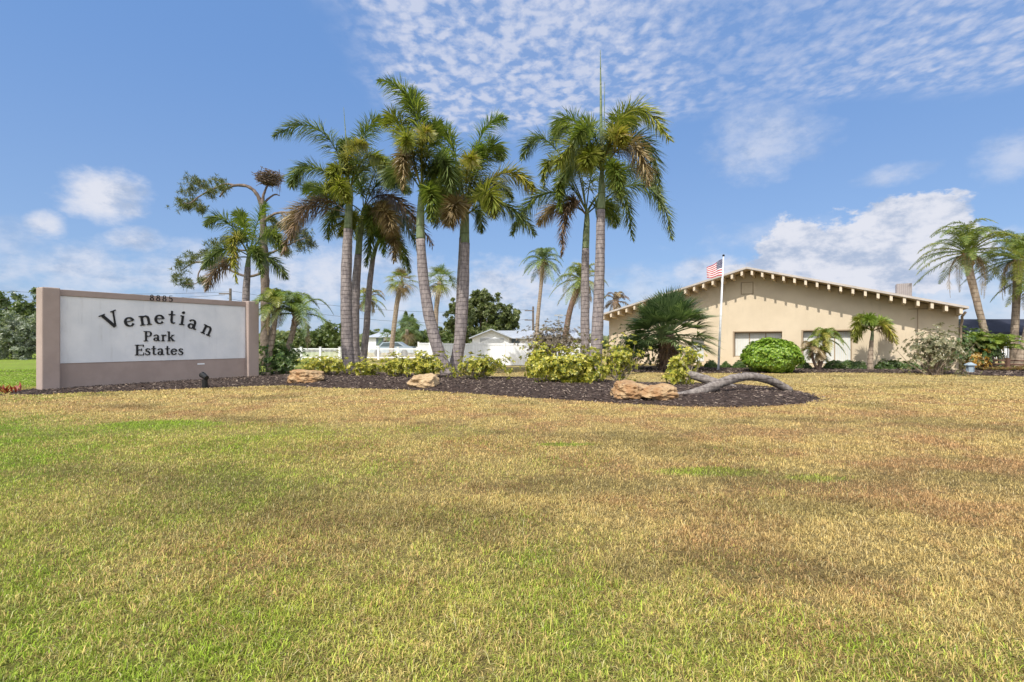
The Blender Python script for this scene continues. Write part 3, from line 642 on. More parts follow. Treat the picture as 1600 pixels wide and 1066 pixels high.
foxtail('tallest foxtail palm with dark trunk and a long upright unopened spear leaf', 20.6, [(928,592),(933,520),(937,420),(939,328)], [.27,.235,.20,.165],
    [(939,328),(940,305),(940,285),(941,262)], [.16,.15,.12,.07],
    [(941,268,985,172,-.2,1047,220,-.3,o_),(941,268,984,226,-.7,1014,286,-1.1,dr),(941,268,906,222,-.4,868,266,-.8,o_),(941,268,898,190,.3,866,206,.6,g_),
     (941,268,958,212,-1.0,975,225,-1.9,y_),(941,268,925,240,-1.2,915,262,-1.9,o_),(941,268,1000,215,.5,1030,300,.9,d_),(941,268,965,190,.6,990,190,1.2,g_),
     (941,268,905,250,.6,880,280,1.0,d_),(941,270,960,262,-1.3,968,305,-1.9,g_),(941,268,925,205,-.6,900,215,-1.3,g_)],
    spear=[(940,268,938,78,.075),(943,262,945,128,.03)])
foxtail('small foxtail palm rising behind the sign wall with bright young frond', 25.0, [(384,581),(384,520),(384,470),(387,418)], [.24,.20,.18,.14],
    [(387,418),(388,408),(389,398)], [.13,.11,.08],
    [(389,400,402,348,.1,416,318,.2,bt),(389,400,352,344,-.2,322,352,-.4,d_),(389,400,350,390,-.5,318,418,-.8,d_),(388,402,348,412,.3,322,452,.5,br),
     (389,400,366,372,-1.0,370,442,-1.6,y_),(389,400,418,366,-.3,445,392,-.6,g_),(389,402,418,402,.3,448,434,.5,d_),(389,400,380,350,.8,372,335,1.4,g_),(389,402,400,392,-1,410,432,-1.6,d_)],
    group='palms beside the sign wall', L=.5, n=170)

def crown_fronds(root, b0, top, nf, Rr_, mats_, style='pinnate', n=46, L=.42, wd=.045, dead=0, droop=1.0, elmin=-25):
    for k in range(nf):
        an = k*2.39996+random.uniform(-.3,.3); e = R(80-(80-elmin)*(k+.5)/nf+random.uniform(-8,8)); l = Rr_*random.uniform(.85,1.12)
        h = Vector((math.cos(an), math.sin(an), 0)); d = h*math.cos(e)+Vector((0,0,math.sin(e)))
        m_ = top+d*l*.55; t_ = top+h*l*(.35+.6*math.cos(e))+Vector((0,0,math.sin(e)*l*.75-l*.42*droop))
        q = MB(); pinnate_frond(q, bez(top, m_, t_, 10), n, L, wd, .35, .9); q.build('frond', mats_[k % len(mats_)], root, b0)
    for k in range(dead):
        an = random.random()*6.28; h = Vector((math.cos(an), math.sin(an), 0)); l = Rr_*random.uniform(.7,.95)
        q = MB(); pinnate_frond(q, bez(top-Vector((0,0,.1)), top+h*l*.28+Vector((0,0,-l*.25)), top+h*l*.3+Vector((0,0,-l)), 8), int(n*.8), L*.7, wd, .2, 1.2); q.build('frond', 'frond_dry', root, b0)
def pinnate_palm(label, y, tpx, rads, Rr_, nf=16, mats_=(g_, d_, o_), dead=2, bark='bark_tan', group='feathery palms', L=.42, n=46, wd=.045, boots=True, elmin=-25, name='date_palm', droop=1.0):
    b0 = W(*tpx[0], y); b0.z = 0.0 if inside(np.array([b0.x]), np.array([b0.y]), bedxy)[0] == False else bedz(b0)-.02
    root = thing(name, b0, label, 'palm tree', group)
    pts = [b0]+[W(a, b_, y) for a, b_ in tpx[1:]]; trunk_part(root, b0, pts, rads, bark)
    top = pts[-1]
    if boots:
        q = MB()
        for k in range(26):
            an = random.random()*6.28; z = -random.random()*Rr_*.28; p = top+Vector((math.cos(an)*rads[-1]*.8, math.sin(an)*rads[-1]*.8, z)); q.tube([p, p+Vector((math.cos(an)*.1, math.sin(an)*.1, .22))], [.035,.012], 4)
        q.build('leaf_bases', 'petiole_brown', root, b0)
    crown_fronds(root, b0, top, nf, Rr_, mats_, n=n, L=L, wd=wd, dead=dead, elmin=elmin, droop=droop)
    return root
def fan_palm(label, y, tpx, rads, Rr_, nf=22, mats_=('fan_green',), dead=5, bark='bark_tan', group='fan palms beyond the fence', seg=20, wd=.06, name='cabbage_palm', elmin=-35):
    b0 = W(*tpx[0], y); b0.z = 0; root = thing(name, b0, label, 'palm tree', group)
    pts = [b0]+[W(a, b_, y) for a, b_ in tpx[1:]]; trunk_part(root, b0, pts, rads, bark); top = pts[-1]
    for k in range(nf+dead):
        dd = k >= nf
        an = k*2.39996+random.uniform(-.3,.3); e = R(85-(85-elmin)*(k+.5)/nf) if not dd else R(random.uniform(-75,-40))
        d = Vector((math.cos(an)*math.cos(e), math.sin(an)*math.cos(e), math.sin(e))); l = Rr_*random.uniform(.85,1.1)
        hub = top+d*l*(.5 if not dd else .3); q = MB(); petiole(q, top, hub)
        fan_leaf(q, hub, d+Vector((0,0,-.25)), l*.55, seg, wd, 3.6, .9); q.build('fan_leaf', mats_[k % len(mats_)] if not dd else 'frond_dry', root, b0)
    return root
# beside the sign
gp = 'palms beside the sign wall'
pinnate_palm('leaning feathery palm with arching fronds, right beside the sign pillar', 22.5, [(437,588),(444,560),(455,528),(463,492)], [.13,.12,.12,.13], 1.8, 20, (g_, bt, 'fan_green', d_), 2, group=gp, L=.40, n=58, wd=.026, droop=1.15, elmin=-15)
pinnate_palm('feathery palm with yellow hanging lower fronds, partly hidden by the sign pillar', 21.9, [(419,590),(421,560),(427,520),(431,478)], [.12,.11,.11,.12], 1.35, 18, (g_, bt, o_, g_), 4, group=gp, L=.38, n=52, wd=.026, droop=1.2, elmin=-15)
# far palms
gf = 'palms beyond the fences'
fan_palm('cabbage palm with orange dying leaves between the trunk clusters beyond the fence', 44, [(611,566),(614,525),(621,470),(628,442)], [.22,.2,.2,.24], 1.75, 22, ('frond_yellow','frond_olive','frond_dry','frond_green'), 5, group=gf)
fan_palm('round headed green cabbage palm seen just past the curved palm trunk', 48, [(682,562),(681,520),(682,480),(688,440)], [.24,.22,.22,.25], 2.2, 26, ('fan_green','frond_olive'), 3, group=gf)
pinnate_palm('feathery palm with dry skirt seen between slim trunks beyond the picket fence', 44, [(571,566),(572,530),(575,468)], [.16,.15,.15], 1.9, 18, (g_, o_, dr), 4, group=gf, elmin=-40)
pinnate_palm('tall thin feathery palm standing alone above the white metal roofed house', 46, [(837,560),(840,500),(845,450),(849,408)], [.2,.17,.16,.18], 2.2, 24, (g_, d_, 'fan_green'), 4, group=gf, elmin=-45, L=.5)
pinnate_palm('leaning feathery palm with drooping brown fronds behind the pale foxtail trunk', 38, [(877,566),(884,520),(892,480),(908,438)], [.24,.22,.2,.26], 2.4, 24, (g_, o_, y_, g_), 6, group=gf, elmin=-45, L=.5, bark='bark_boots')
pinnate_palm('palm with withered tan fronds peeking above the clubhouse roof edge', 40, [(955,566),(958,510),(962,472)], [.2,.18,.18], 1.5, 10, (dr, br), 4, group=gf, elmin=-20, L=.4)
# right side
gr = 'date palms at the clubhouse corner'
pinnate_palm('date palm with slanting trunk beside the corner of the clubhouse', 26.0, [(1549,579),(1541,530),(1526,470),(1514,420),(1512,396)], [.19,.155,.15,.17,.22], 2.6, 36, (g_, d_, o_, g_), 4, group=gr, L=.43, n=54, wd=.036, elmin=-25, droop=.7)
pinnate_palm('date palm with upright trunk near the photo edge behind the rail fence', 27.0, [(1584,578),(1585,530),(1588,470),(1592,405)], [.2,.17,.16,.22], 2.5, 36, (g_, o_, 'fan_green', g_), 6, group=gr, L=.43, n=54, wd=.036, elmin=-25, droop=.7)
pinnate_palm('date palm cut off by the photo edge, with a slim trunk leaning away', 26.5, [(1588,579),(1598,545),(1612,490),(1622,440)], [.2,.17,.16,.2], 2.0, 18, (g_, o_), 3, group=gr, L=.5, n=46)
# small ones before the clubhouse
gs = 'small palms in front of the clubhouse'
def small_multi():
    b0 = G(1278, 579.5); y = b0.y
    root = thing('pygmy_palm', b0, 'small pygmy palm with several thin stems and yellow lower fronds beside the round bush', 'palm tree', gs)
    for (tx, ty, r_, Rr_, nf) in ((1289,530,.10,1.05,20),(1268,545,.07,.75,12),(1281,552,.06,.6,9)):
        top = W(tx, ty, y); mid_ = b0.lerp(top, .5)+Vector(((top.x-b0.x)*.25,0,0)); trunk_part(root, b0, [b0, mid_, top], [r_*1.1, r_*.9, r_], 'bark_boots', 'stem')
        crown_fronds(root, b0, top, nf, Rr_, (o_, bt, g_, y_) if r_ > .08 else (y_, dr, o_), n=40, L=.3, wd=.03, dead=1, elmin=-30, droop=1.2)
small_multi()
foxtail('young foxtail palm with single pale trunk standing before the clubhouse wall', 25.8, [(1360,579.5),(1360,560),(1361,545),(1362,532)], [.15,.12,.10,.09],
    [(1362,532),(1363,524),(1363,516)], [.085,.07,.05],
    [(1363,518,1345,498,-.3,1332,528,-.5,o_),(1363,518,1352,496,.3,1340,500,.5,bt),(1363,518,1380,506,-.3,1402,538,-.5,y_),(1363,518,1378,500,.3,1392,518,.5,bt),(1363,518,1360,498,-.4,1356,500,-.9,bt),(1363,518,1384,514,.1,1396,534,.2,dr),(1363,518,1346,512,-.1,1336,534,-.2,o_)],
    group=gs, L=.34, n=110, bark='bark_tan')
# big fan palm (needle-like clump) in front of the clubhouse
def palmetto():
    y = 25.5; b0 = G(1043, 580)
    root = thing('fan_palm', b0, 'broad low fan palm with shaggy trunk in front of the clubhouse', 'palm tree')
    top = W(1040, 524, y); trunk_part(root, b0, [b0, b0+Vector((.05,0,.5)), top], [.42,.5,.4], 'bark_boots', 'trunk', .4)
    q = MB()
    for k in range(240):
        an = random.random()*6.28; z = random.random()*1.5; p = Vector((b0.x+math.cos(an)*.42, b0.y+math.sin(an)*.42, .1+z*.75)); l = random.uniform(.3,.6)
        leaf(q, p, Vector((math.cos(an)*.6, math.sin(an)*.6, random.uniform(-1.3,.5))), Vector((-math.sin(an), math.cos(an), 0)), l, .07, random.random(), .5)
    q.build('dead_leaf_skirt', 'frond_brown', root, b0)
    for k in range(96):
        an = k*2.39996; e = R(80-96*(k+.5)/96+random.uniform(-8,8)); l = random.uniform(1.4,1.8)*(1.0+.22*math.cos(an)*math.cos(e))
        d = Vector((math.cos(an)*math.cos(e), math.sin(an)*math.cos(e)*.8, math.sin(e))); hub = top+d*l*.85+Vector((0,0,-.05))
        q = MB(); petiole(q, top+Vector((0,0,-.1)), hub, .022); fan_leaf(q, hub, d+Vector((0,0,-.12)), 1.3*random.uniform(.85,1.1), 26, .06, 2.7, .4); q.build('fan_leaf', 'fan_green', root, b0)
palmetto()

# ------------------------------------------------------------------ pine with nest
def pine():
    y = 31; b0 = W(414, 572, y); b0.z = 0
    root = thing('pine_tree', b0, 'gnarled sparse pine with bare curving limbs rising behind the sign wall', 'tree')
    Wp = lambda a, b_, d=0: W(a, b_, y+d)
    trunk_part(root, b0, [b0, Wp(415,500), Wp(414,430), Wp(412,370), Wp(410,320)], [.34,.26,.25,.21,.17], 'bark_pine', 'trunk', .25)
    limbs = [([(410,322),(401,303),(388,292),(368,290),(352,297),(343,308)], .13), ([(368,290),(350,288),(330,296),(312,290),(300,284)], .07), ([(330,296),(310,308),(296,318),(286,316)], .05),
             ([(410,322),(412,304),(419,288)], .12), ([(411,320),(420,310),(430,304),(437,306)], .08), ([(413,345),(430,334),(448,332),(462,336),(474,348)], .09), ([(440,334),(446,342),(440,352),(430,358)], .05),
             ([(413,365),(430,358),(446,350),(462,356)], .06), ([(413,400),(440,388),(460,378),(478,372)], .07), ([(413,390),(385,392),(355,388),(335,395)], .07), ([(414,425),(385,432),(350,418),(320,410),(300,412),(282,424)], .09),
             ([(320,410),(310,428),(308,442),(290,445)], .05), ([(413,378),(395,370),(375,372)], .05)]
    for k, (pl, r_) in enumerate(limbs):
        P = spline([Wp(a, b_, .3*math.sin(k*2.1)*i) for i, (a, b_) in enumerate(pl)], 5); q = MB(); q.tube(P, [r_*(1-.65*i/(len(P)-1)) for i in range(len(P))], 7, wob=.35); q.build('limb', 'bark_pine', root, b0, True)
    cl = [(302,282,17),(318,290,14),(340,287,16),(350,293,10),(330,302,12),(294,300,16),(284,317,14),(303,318,16),(316,328,9),(292,325,8),(336,383,13),(352,378,10),(322,396,12),(300,405,14),(283,414,14),(278,432,13),(292,443,13),(318,440,9),(330,412,11),(345,404,12),
          (426,360,15),(440,352,12),(430,378,14),(462,368,14),(478,366,15),(486,380,12),(468,384,13),(444,392,12),(425,345,9),(460,352,10),(376,372,10),(400,392,10)]
    q = MB()
    for (a, b_, r_) in cl:
        c = Wp(a, b_, random.uniform(-.8,.8)); rr = r_*y/800
        for j in range(30):
            p = c+Vector((random.gauss(0,.42), random.gauss(0,.5), random.gauss(0,.34)))*rr
            for i in range(17):
                d = Vector((random.gauss(0,1), random.gauss(0,1), random.gauss(0,1)+.5)).normalized(); leaf(q, p, d, d.orthogonal().normalized(), random.uniform(.18,.32), .022, random.random(), .3)
    q.build('needles', 'needles', root, b0)
    nc = Wp(421, 278); nest = MB()
    for k in range(420):
        an = random.random()*6.28; rr = (random.random()**.5); z = random.uniform(-.36,.24); rad = .84*rr*(.5+.5*(z+.36)/.6)
        p = nc+Vector((math.cos(an)*rad, math.sin(an)*rad, z)); a2 = an+math.pi/2+random.gauss(0,.7); d = Vector((math.cos(a2), math.sin(a2), random.gauss(0,.28)))*random.uniform(.15,.42)
        nest.tube([p-d, p+d], random.uniform(.01,.022), 4, False)
    for k in range(14):
        p = nc+Vector((random.uniform(.3,.8), random.uniform(-.4,.4), -.25)); nest.tube([p, p+Vector((random.uniform(-.1,.15), 0, -random.uniform(.3,.8)))], .008, 4, False)
    o = nest.build('bird_nest', 'twig', None, nc); tag(o, 'large stick nest perched on the top fork of the pine', 'nest')
pine()

# ------------------------------------------------------------------ shrubs
def shrub(name, label, base, cx, cy, rx, ry, mats_, n=420, L=.11, wd=.05, k=7, stems=9, group=None, y=None, sparse=.75, low=.0, lump=.75, stem_m='stem_pale', cat='shrub', ydepth=.7, r0=None):
    """base = ground pixel; crown ellipse given in photo pixels at that distance"""
    b0 = G(*base); b0.z = max(0, bedz(b0)-.02)
    y = b0.y if y is None else y
    root = thing(name, b0, label, cat, group)
    c = W(cx, cy, y); Rx, Rz = rx*y/800, ry*y/800; Ry = Rx*ydepth; seed = random.random()*50
    P = blob_pts(c, Rx, Ry, Rz, n, sparse, seed, lump)
    q = MB()
    for p, nr in P:
        if p.z < b0.z+low: p.z = b0.z+low+random.random()*.1
        rosette(q, p, nr+Vector((0,0,.4)), k, L, wd, r0)
    q.build('foliage', mats_, root, b0)
    q = MB(); sel = random.sample(P, min(stems*3, len(P)))
    for j, (p, nr) in enumerate(sel):
        s0_ = b0+Vector((random.gauss(0,.10)*Rx, random.gauss(0,.10)*Rx, 0)); mid_ = s0_.lerp(p, .5)+Vector((random.gauss(0,.08), random.gauss(0,.08), -.05))
        r_ = .028 if j < stems else .013; q.tube([s0_, s0_.lerp(mid_, .5), mid_, p], [r_, r_*.85, r_*.6, r_*.3], 5)
    q.build('stems', stem_m, root, b0)
    return root
gg = 'golden shrubs in the mulch bed'
A_ = dict(group=gg, L=.125, wd=.058, k=7)
shrub('golden_shrub', 'low rounded golden shrub behind the orange brown boulder', (512,592), 511,570,32,14, 'shrub_gold', 330, stems=7, **A_)
shrub('golden_shrub', 'small golden sprig shrub at the tail of the rounded one near the sign end', (486,590), 485,574,10,8, 'shrub_gold', 55, stems=4, **A_)
shrub('golden_shrub', 'thin golden shrub growing at the feet of the three clustered trunks', (575,593), 572,577,26,13, 'shrub_gold', 170, stems=10, **A_)
shrub('golden_shrub', 'golden shrub between the clustered trunks and the pale boulder', (623,595), 620,571,24,18, 'shrub_gold', 230, stems=9, **A_)
shrub('golden_shrub', 'dense golden shrub right behind the pale boulder, below the curved trunk', (664,596), 664,571,30,20, 'shrub_gold', 420, stems=9, **A_)
shrub('golden_shrub', 'leggy open golden shrub with bare stems in front of the white solid fence', (752,599), 750,571,46,22, 'shrub_gold', 300, stems=16, sparse=.8, **A_)
shrub('golden_shrub', 'biggest golden shrub, a wide dense mound left of the dark palm trunk', (893,604), 893,575,54,27, 'shrub_gold', 1150, stems=12, ydepth=.6, **A_)
shrub('golden_shrub', 'greenish golden bush at the end of the wide mound below the mauve shrub', (848,597), 842,560,22,24, ['shrub_gold'], 330, stems=7, **A_)
shrub('golden_shrub', 'pale stemmed thin golden shrub between the dark palm trunk and the fan palm', (968,600), 968,562,34,30, 'shrub_gold', 260, stems=14, sparse=.85, **A_)
shrub('golden_shrub', 'tall leggy golden shrub beside the flat boulder and driftwood log', (1058,609), 1057,584,17,22, 'shrub_gold', 200, stems=6, sparse=.7, **A_)
shrub('golden_shrub', 'golden shrub branch reaching up before the fan palm trunk', (1074,603), 1078,560,22,17, 'shrub_gold', 75, stems=5, sparse=.9, **A_)
shrub('mauve_shrub', 'greyish mauve twiggy shrub behind the golden mound beside the white fence', (868,590), 866,532,44,26, 'shrub_mauve', 800, .11,.045,6,24, stem_m='twig', sparse=.7)
shrub('green_shrub', 'dark green shrub under the feathery palms beside the sign pillar', (440,587), 438,562,30,26, 'shrub_green', 900, .14,.06,6,8, group='green background shrubs')
shrub('round_bush', 'large clipped round bright green bush in front of the clubhouse windows', (1205,582), 1205,556,42,27, 'shrub_bright', 4200, .13,.075,6,6, sparse=.3, lump=.14, ydepth=1.0)
shrub('flowering_shrub', 'loose open shrub with pale leaves and visible trunk near the clubhouse corner', (1458,586), 1462,545,47,40, 'shrub_pale', 620, .14,.06,6,22, sparse=.85, stem_m='bark')
shrub('green_shrub', 'tall green bush behind the pale leaved shrub at the clubhouse corner', (1492,579), 1485,545,44,36, 'shrub_green', 1200, .16,.07,6,8, group='green background shrubs')
shrub('orange_croton', 'orange and yellow croton bush beside the blue grey lantern', (1524,580), 1524,564,15,13, 'shrub_orange', 160, .2,.08,7,4)
shrub('green_shrub', 'dark bush in front of the awning beside the slanting date palm', (1535,579), 1530,545,28,24, 'shrub_green', 600, .16,.07,6,8, group='green background shrubs')
shrub('green_shrub', 'low green bush at the fan palm foot before the clubhouse wall', (985,579), 990,545,34,28, 'shrub_green', 650, .16,.07,6,8, group='green background shrubs')
# cane palms by the awning
def bananas(label, base, cx, cy, n=14, rr=1.1):
    b0 = G(*base); b0.z = 0; root = thing('cane_palm', b0, label, 'palm tree', 'cane palms by the awning'); c = W(cx, cy, b0.y)
    q = MB(); q.tube([b0, c], [.08,.06], 6); q.build('stem', 'shaft_green', root, b0)
    crown_fronds(root, b0, c, n+6, rr, ('frond_bright', 'frond_green'), n=34, L=.38, wd=.045, elmin=0, droop=.6)
bananas('bright green cane palm between the two corner date palm trunks', (1562,580), 1562,545, 14, 1.25)
bananas('bright green cane palm left of the slanting date palm trunk', (1522,579.5), 1522,540, 12, 1.1)

# hedges along the clubhouse
def hedge(label, px0, px1, py0, py1, ztop):
    a, b_ = G(px0, py0), G(px1, py1); L = (b_-a).length; d = (b_-a).normalized(); root = thing('hedge', (a+b_)/2, label, 'hedge', 'clipped hedges along the clubhouse')
    q = MB(); nn = Vector((d.y, -d.x, 0))
    for k in range(int(L*300)):
        s_ = random.random()*L; an = random.random()*math.pi; e = .8+.4*noise.noise(Vector((s_*2.6, an*1.5, px0)))+random.uniform(-.08,.08)
        endf = min(1, min(s_, L-s_)/.35+.25)
        p = a+d*s_+nn*math.cos(an)*.42*e*endf+Vector((0,0,max(.03, math.sin(an)**.7*ztop*e*endf*1.15)))
        rosette(q, p, nn*math.cos(an)+Vector((0,0,math.sin(an))), 5, .11, .05)
    q.build('foliage', 'shrub_green', root, (a+b_)/2)
    q = MB(); k = .3
    while k < L:
        p = a+d*k; q.tube([p, p+Vector((random.uniform(-.1,.1),0,ztop*.7))], [.025,.012], 5); k += .35
    q.build('stems', 'stem_pale', root, (a+b_)/2)
hedge('short hedge left of the flagpole below the clubhouse door', 1101,1122,576,576.2,.42)
hedge('short hedge between flagpole and round green bush', 1126,1142,576.2,576.5,.42)
hedge('short hedge tucked against the round green bush', 1145,1166,576.5,577,.42)
hedge('hedge below the second wide window beside the pygmy palm', 1288,1355,577.5,578.3,.42)
hedge('small hedge piece between round bush and pygmy palm', 1246,1266,577.2,577.4,.4)
hedge('long hedge between young pale trunk palm and pale leaved shrub', 1368,1436,578.4,579,.45)
hedge('hedge reaching from pale leaved shrub to the clubhouse corner', 1440,1492,579,579.5,.42)

# ------------------------------------------------------------------ boulders and log
def boulder(label, base, wpx, hpx, dep, m_, seed, flat=1.0):
    b0 = G(*base); b0.z = max(0, bedz(b0)); y = b0.y
    bm = bmesh.new(); bmesh.ops.create_icosphere(bm, subdivisions=5, radius=1)
    Rx, Rz = wpx*y/1600, hpx*y/800*.62
    for v in bm.verts:
        c = v.co.copy(); p4 = (abs(c.x)**3.2+abs(c.y)**3.2+abs(c.z)**3.2)**(1/3.2); c = c/p4
        k = 1+.26*noise.noise(c*1.3+Vector((seed,0,0)))+.13*noise.noise(c*3.5+Vector((0,seed,0)))+.05*noise.noise(c*9)
        cell = noise.voronoi(c*1.7+Vector((seed,seed,0)))[0]; k -= .30*max(0, .22-cell[0])
        k += .03*noise.noise(c*14)
        v.co = Vector((c.x*Rx*k, c.y*dep*k, c.z*Rz*k*(1-.22*c.x*math.sin(seed))))
    me = bpy.data.meshes.new('boulder'); bm.to_mesh(me); bm.free(); me.materials.append(MATS[m_])
    o = bpy.data.objects.new('boulder', me); col.objects.link(o); o.location = b0+Vector((0,dep*.6,Rz*.62)); tag(o, label, 'boulder', 'boulders along the mulch bed edge'); return o
boulder('orange brown boulder nearest the sign wall at the mulch edge', (473,601), 52, 19, .45, 'rock_orange', 2.3)
boulder('pale tan pitted boulder at the mulch edge below the curved palm', (660,608), 42, 18, .4, 'rock_pale', 5.1)
boulder('wide flat orange slab boulder touching the curved driftwood log', (990,627), 56, 23, .5, 'rock_orange', 8.7)
boulder('low rusty tan slab pressed against the driftwood log end', (1031,629), 58, 20, .42, 'rock_orange', 11.2)
def log(label, pts, rads, seed):
    P = spline(pts, 8); n = len(P); rr = [rads[min(int(i/(n-1)*(len(rads)-1)), len(rads)-2)] + (rads[min(int(i/(n-1)*(len(rads)-1))+1, len(rads)-1)]-rads[min(int(i/(n-1)*(len(rads)-1)), len(rads)-2)])*((i/(n-1)*(len(rads)-1)) % 1) for i in range(n)]
    q = MB(); q.tube(P, rr, 16, wob=.12); o = q.build('fallen_log', 'bark_log', None, P[0], True); tag(o, label, 'log', 'curved palm logs'); return o
y1 = 13.6
log('grey curved palm log arching up from the slab boulder and back down', [Vector((*G(1050,624).xy, .02)), W(1076,618,13.4), W(1102,609,13.6), W(1128,598,13.8), W(1150,591,14.0), W(1174,588.5,14.2), W(1198,593,14.4), W(1219,602,14.6), Vector((*G(1234,615).xy, .07))], [.13,.135,.13,.125,.12,.115,.115,.115,.12], 1)
log('darker palm log lying behind the arched one, one end raised', [W(1073,584,16.8), W(1090,589,16.6), W(1115,597,16.2), W(1140,606,15.6), W(1158,612,15.2)], [.12,.135,.14,.14,.13], 2)

# ------------------------------------------------------------------ clubhouse
FR = Vector((21.66, 24.3, 0)); FL = Vector((5.46, 34.9, 0)); fd = (FR-FL).normalized(); fn = Vector((fd.y, -fd.x, 0))
if fn.y > 0: fn = -fn
OH = 1.15; FW = (FR-FL).length; EZ = 3.11; PZ = 5.76
club = thing('clubhouse', (FL+FR)/2-fn*OH, 'cream stucco clubhouse with wide low gable roof and exposed rafter tails', 'building')
# local frame: x along the front (0 at left roof edge), y = 0 at fascia plane, OH at the wall, going back
CM = Matrix.Translation(FL) @ Matrix(((fd.x, -fn.x, 0, 0), (fd.y, -fn.y, 0, 0), (0,0,1,0), (0,0,0,1)))
CO = (FL+FR)/2-fn*OH
def cx_(px, off=OH):      # along-front coordinate of a photo column at the plane y=off
    k = (px-800)/800; O = FL-fn*off; return (k*O.y-O.x)/(fd.x-k*fd.y)
def ch_(px, py, off=OH): s_ = cx_(px, off); O = FL-fn*off+fd*s_; return CH+(533-py)/800*O.y
def prism(mb, poly, y0, y1, M):        # poly in (x,z)
    n = len(poly); vs = [M @ Vector((a, y0, b_)) for a, b_ in poly]+[M @ Vector((a, y1, b_)) for a, b_ in poly]
    mb.add(vs, [tuple(range(n)), tuple(range(n, 2*n))[::-1]]+[(i, (i+1) % n, n+(i+1) % n, n+i) for i in range(n)])
DEPTH = 16
def roofz(x): return EZ+(PZ-EZ)*(1-abs(x-FW/2)/(FW/2))
wl, wr = .75, cx_(1498)
TH = .10
# wall built as a front with openings
openings = [(cx_(1145), cx_(1222), .55, ch_(1180,519)), (cx_(1252), cx_(1331), .2, ch_(1290,517)), (cx_(1080), cx_(1100), .2, ch_(1090,527)-.05)]
xs = sorted({wl, wr, FW/2, *[a for o in openings for a in o[:2]]}); zs_ = None
q = MB()
for a, b_ in zip(xs[:-1], xs[1:]):
    op = [o for o in openings if o[0] <= a+1e-6 and o[1] >= b_-1e-6]
    ta, tb = roofz(a)-TH-.02, roofz(b_)-TH-.02
    if op:
        _, _, z0, z1 = op[0]
        prism(q, [(a,0),(b_,0),(b_,z0),(a,z0)], OH, OH+.45, CM); prism(q, [(a,z1),(b_,z1),(b_,tb),(a,ta)], OH, OH+.45, CM)
    else: prism(q, [(a,0),(b_,0),(b_,tb),(a,ta)], OH, OH+.45, CM)
prism(q, [(wl,0),(wl+.2,0),(wl+.2,roofz(wl)-TH-.02),(wl,roofz(wl)-TH-.02)], OH+.452, DEPTH, CM)
prism(q, [(wr-.2,0),(wr,0),(wr,roofz(wr)-TH-.02),(wr-.2,roofz(wr)-TH-.02)], OH+.452, DEPTH, CM)
prism(q, [(wl+.2,0),(wr-.2,0),(wr-.2,roofz(wr-.2)-TH-.02),(FW/2,roofz(FW/2)-TH-.02),(wl+.2,roofz(wl+.2)-TH-.02)], DEPTH-.2, DEPTH-.01, CM)
q.build('wall', 'wall_cream', club, CO)
# roof slabs
q = MB()
prism(q, [(0,EZ-TH+.02),(FW/2,PZ-TH+.02),(FW/2,PZ),(0,EZ)], .06, DEPTH+.5, CM); prism(q, [(FW/2+.001,PZ-TH+.02),(FW,EZ-TH+.02),(FW,EZ),(FW/2+.001,PZ)], .06, DEPTH+.5, CM)
roof = q.build('roof', 'trim_cream', club, CO)
q = MB()
prism(q, [(-.03,EZ-.075),(FW/2,PZ-.075),(FW/2,PZ+.035),(-.03,EZ+.035)], 0, .056, CM); prism(q, [(FW/2+.001,PZ-.075),(FW+.03,EZ-.075),(FW+.03,EZ+.035),(FW/2+.001,PZ+.035)], 0, .056, CM)
q.build('fascia', 'roof_edge', roof, CO)
# rafter tails / outriggers
def tail(xc):
    q = MB(); zt = roofz(xc)-TH+.01; sl_ = (PZ-EZ)/(FW/2)*(1 if xc < FW/2 else -1)
    wv = .058
    pts = [(-wv, 0), (wv, 0)]
    vs = []
    for (x_, yy, zz) in ((-wv,.07,-.28),(wv,.07,-.28),(wv,.062,0),(-wv,.062,0),(-wv,OH-.003,-.34),(wv,OH-.003,-.34),(wv,OH-.003,0),(-wv,OH-.003,0)):
        vs.append(CM @ Vector((xc+x_, yy, zt+zz+sl_*x_)))
    q.add(vs, [(0,1,2,3),(7,6,5,4),(0,4,5,1),(2,6,7,3),(1,5,6,2),(0,3,7,4)]); q.build('rafter_tail', 'trim_cream', club, CO)
nt_ = 36
for k in range(nt_): tail(.25+(FW-.5)*k/(nt_-1)+.0001)
# gable vent
vx0, vx1, vz0, vz1 = cx_(1159), cx_(1176), ch_(1167,459), ch_(1167,442)
box_part('gable_vent', 'wall_cream', club, [((vx0,OH-.018,vz0),(vx1,OH-.003,vz1))], CM, CO)
box_part('vent_frame', 'trim_brown', club, [((vx0-.04,OH-.03,vz0-.04),(vx0-.002,OH-.003,vz1+.04)),((vx1+.002,OH-.03,vz0-.04),(vx1+.04,OH-.003,vz1+.04)),((vx0,OH-.028,vz1),(vx1,OH-.003,vz1+.038)),((vx0,OH-.028,vz0-.038),(vx1,OH-.003,vz0))], CM, CO)
# conduit and strips on the shaded right part
cz = ch_(1433,485); box_part('conduit', 'trim_brown', club, [((cx_(1419),OH-.03,cz+.05),(cx_(1494),OH-.003,cz+.09)),((cx_(1433),OH-.032,1.2),(cx_(1433)+.035,OH-.004,cz+.04))], CM, CO)
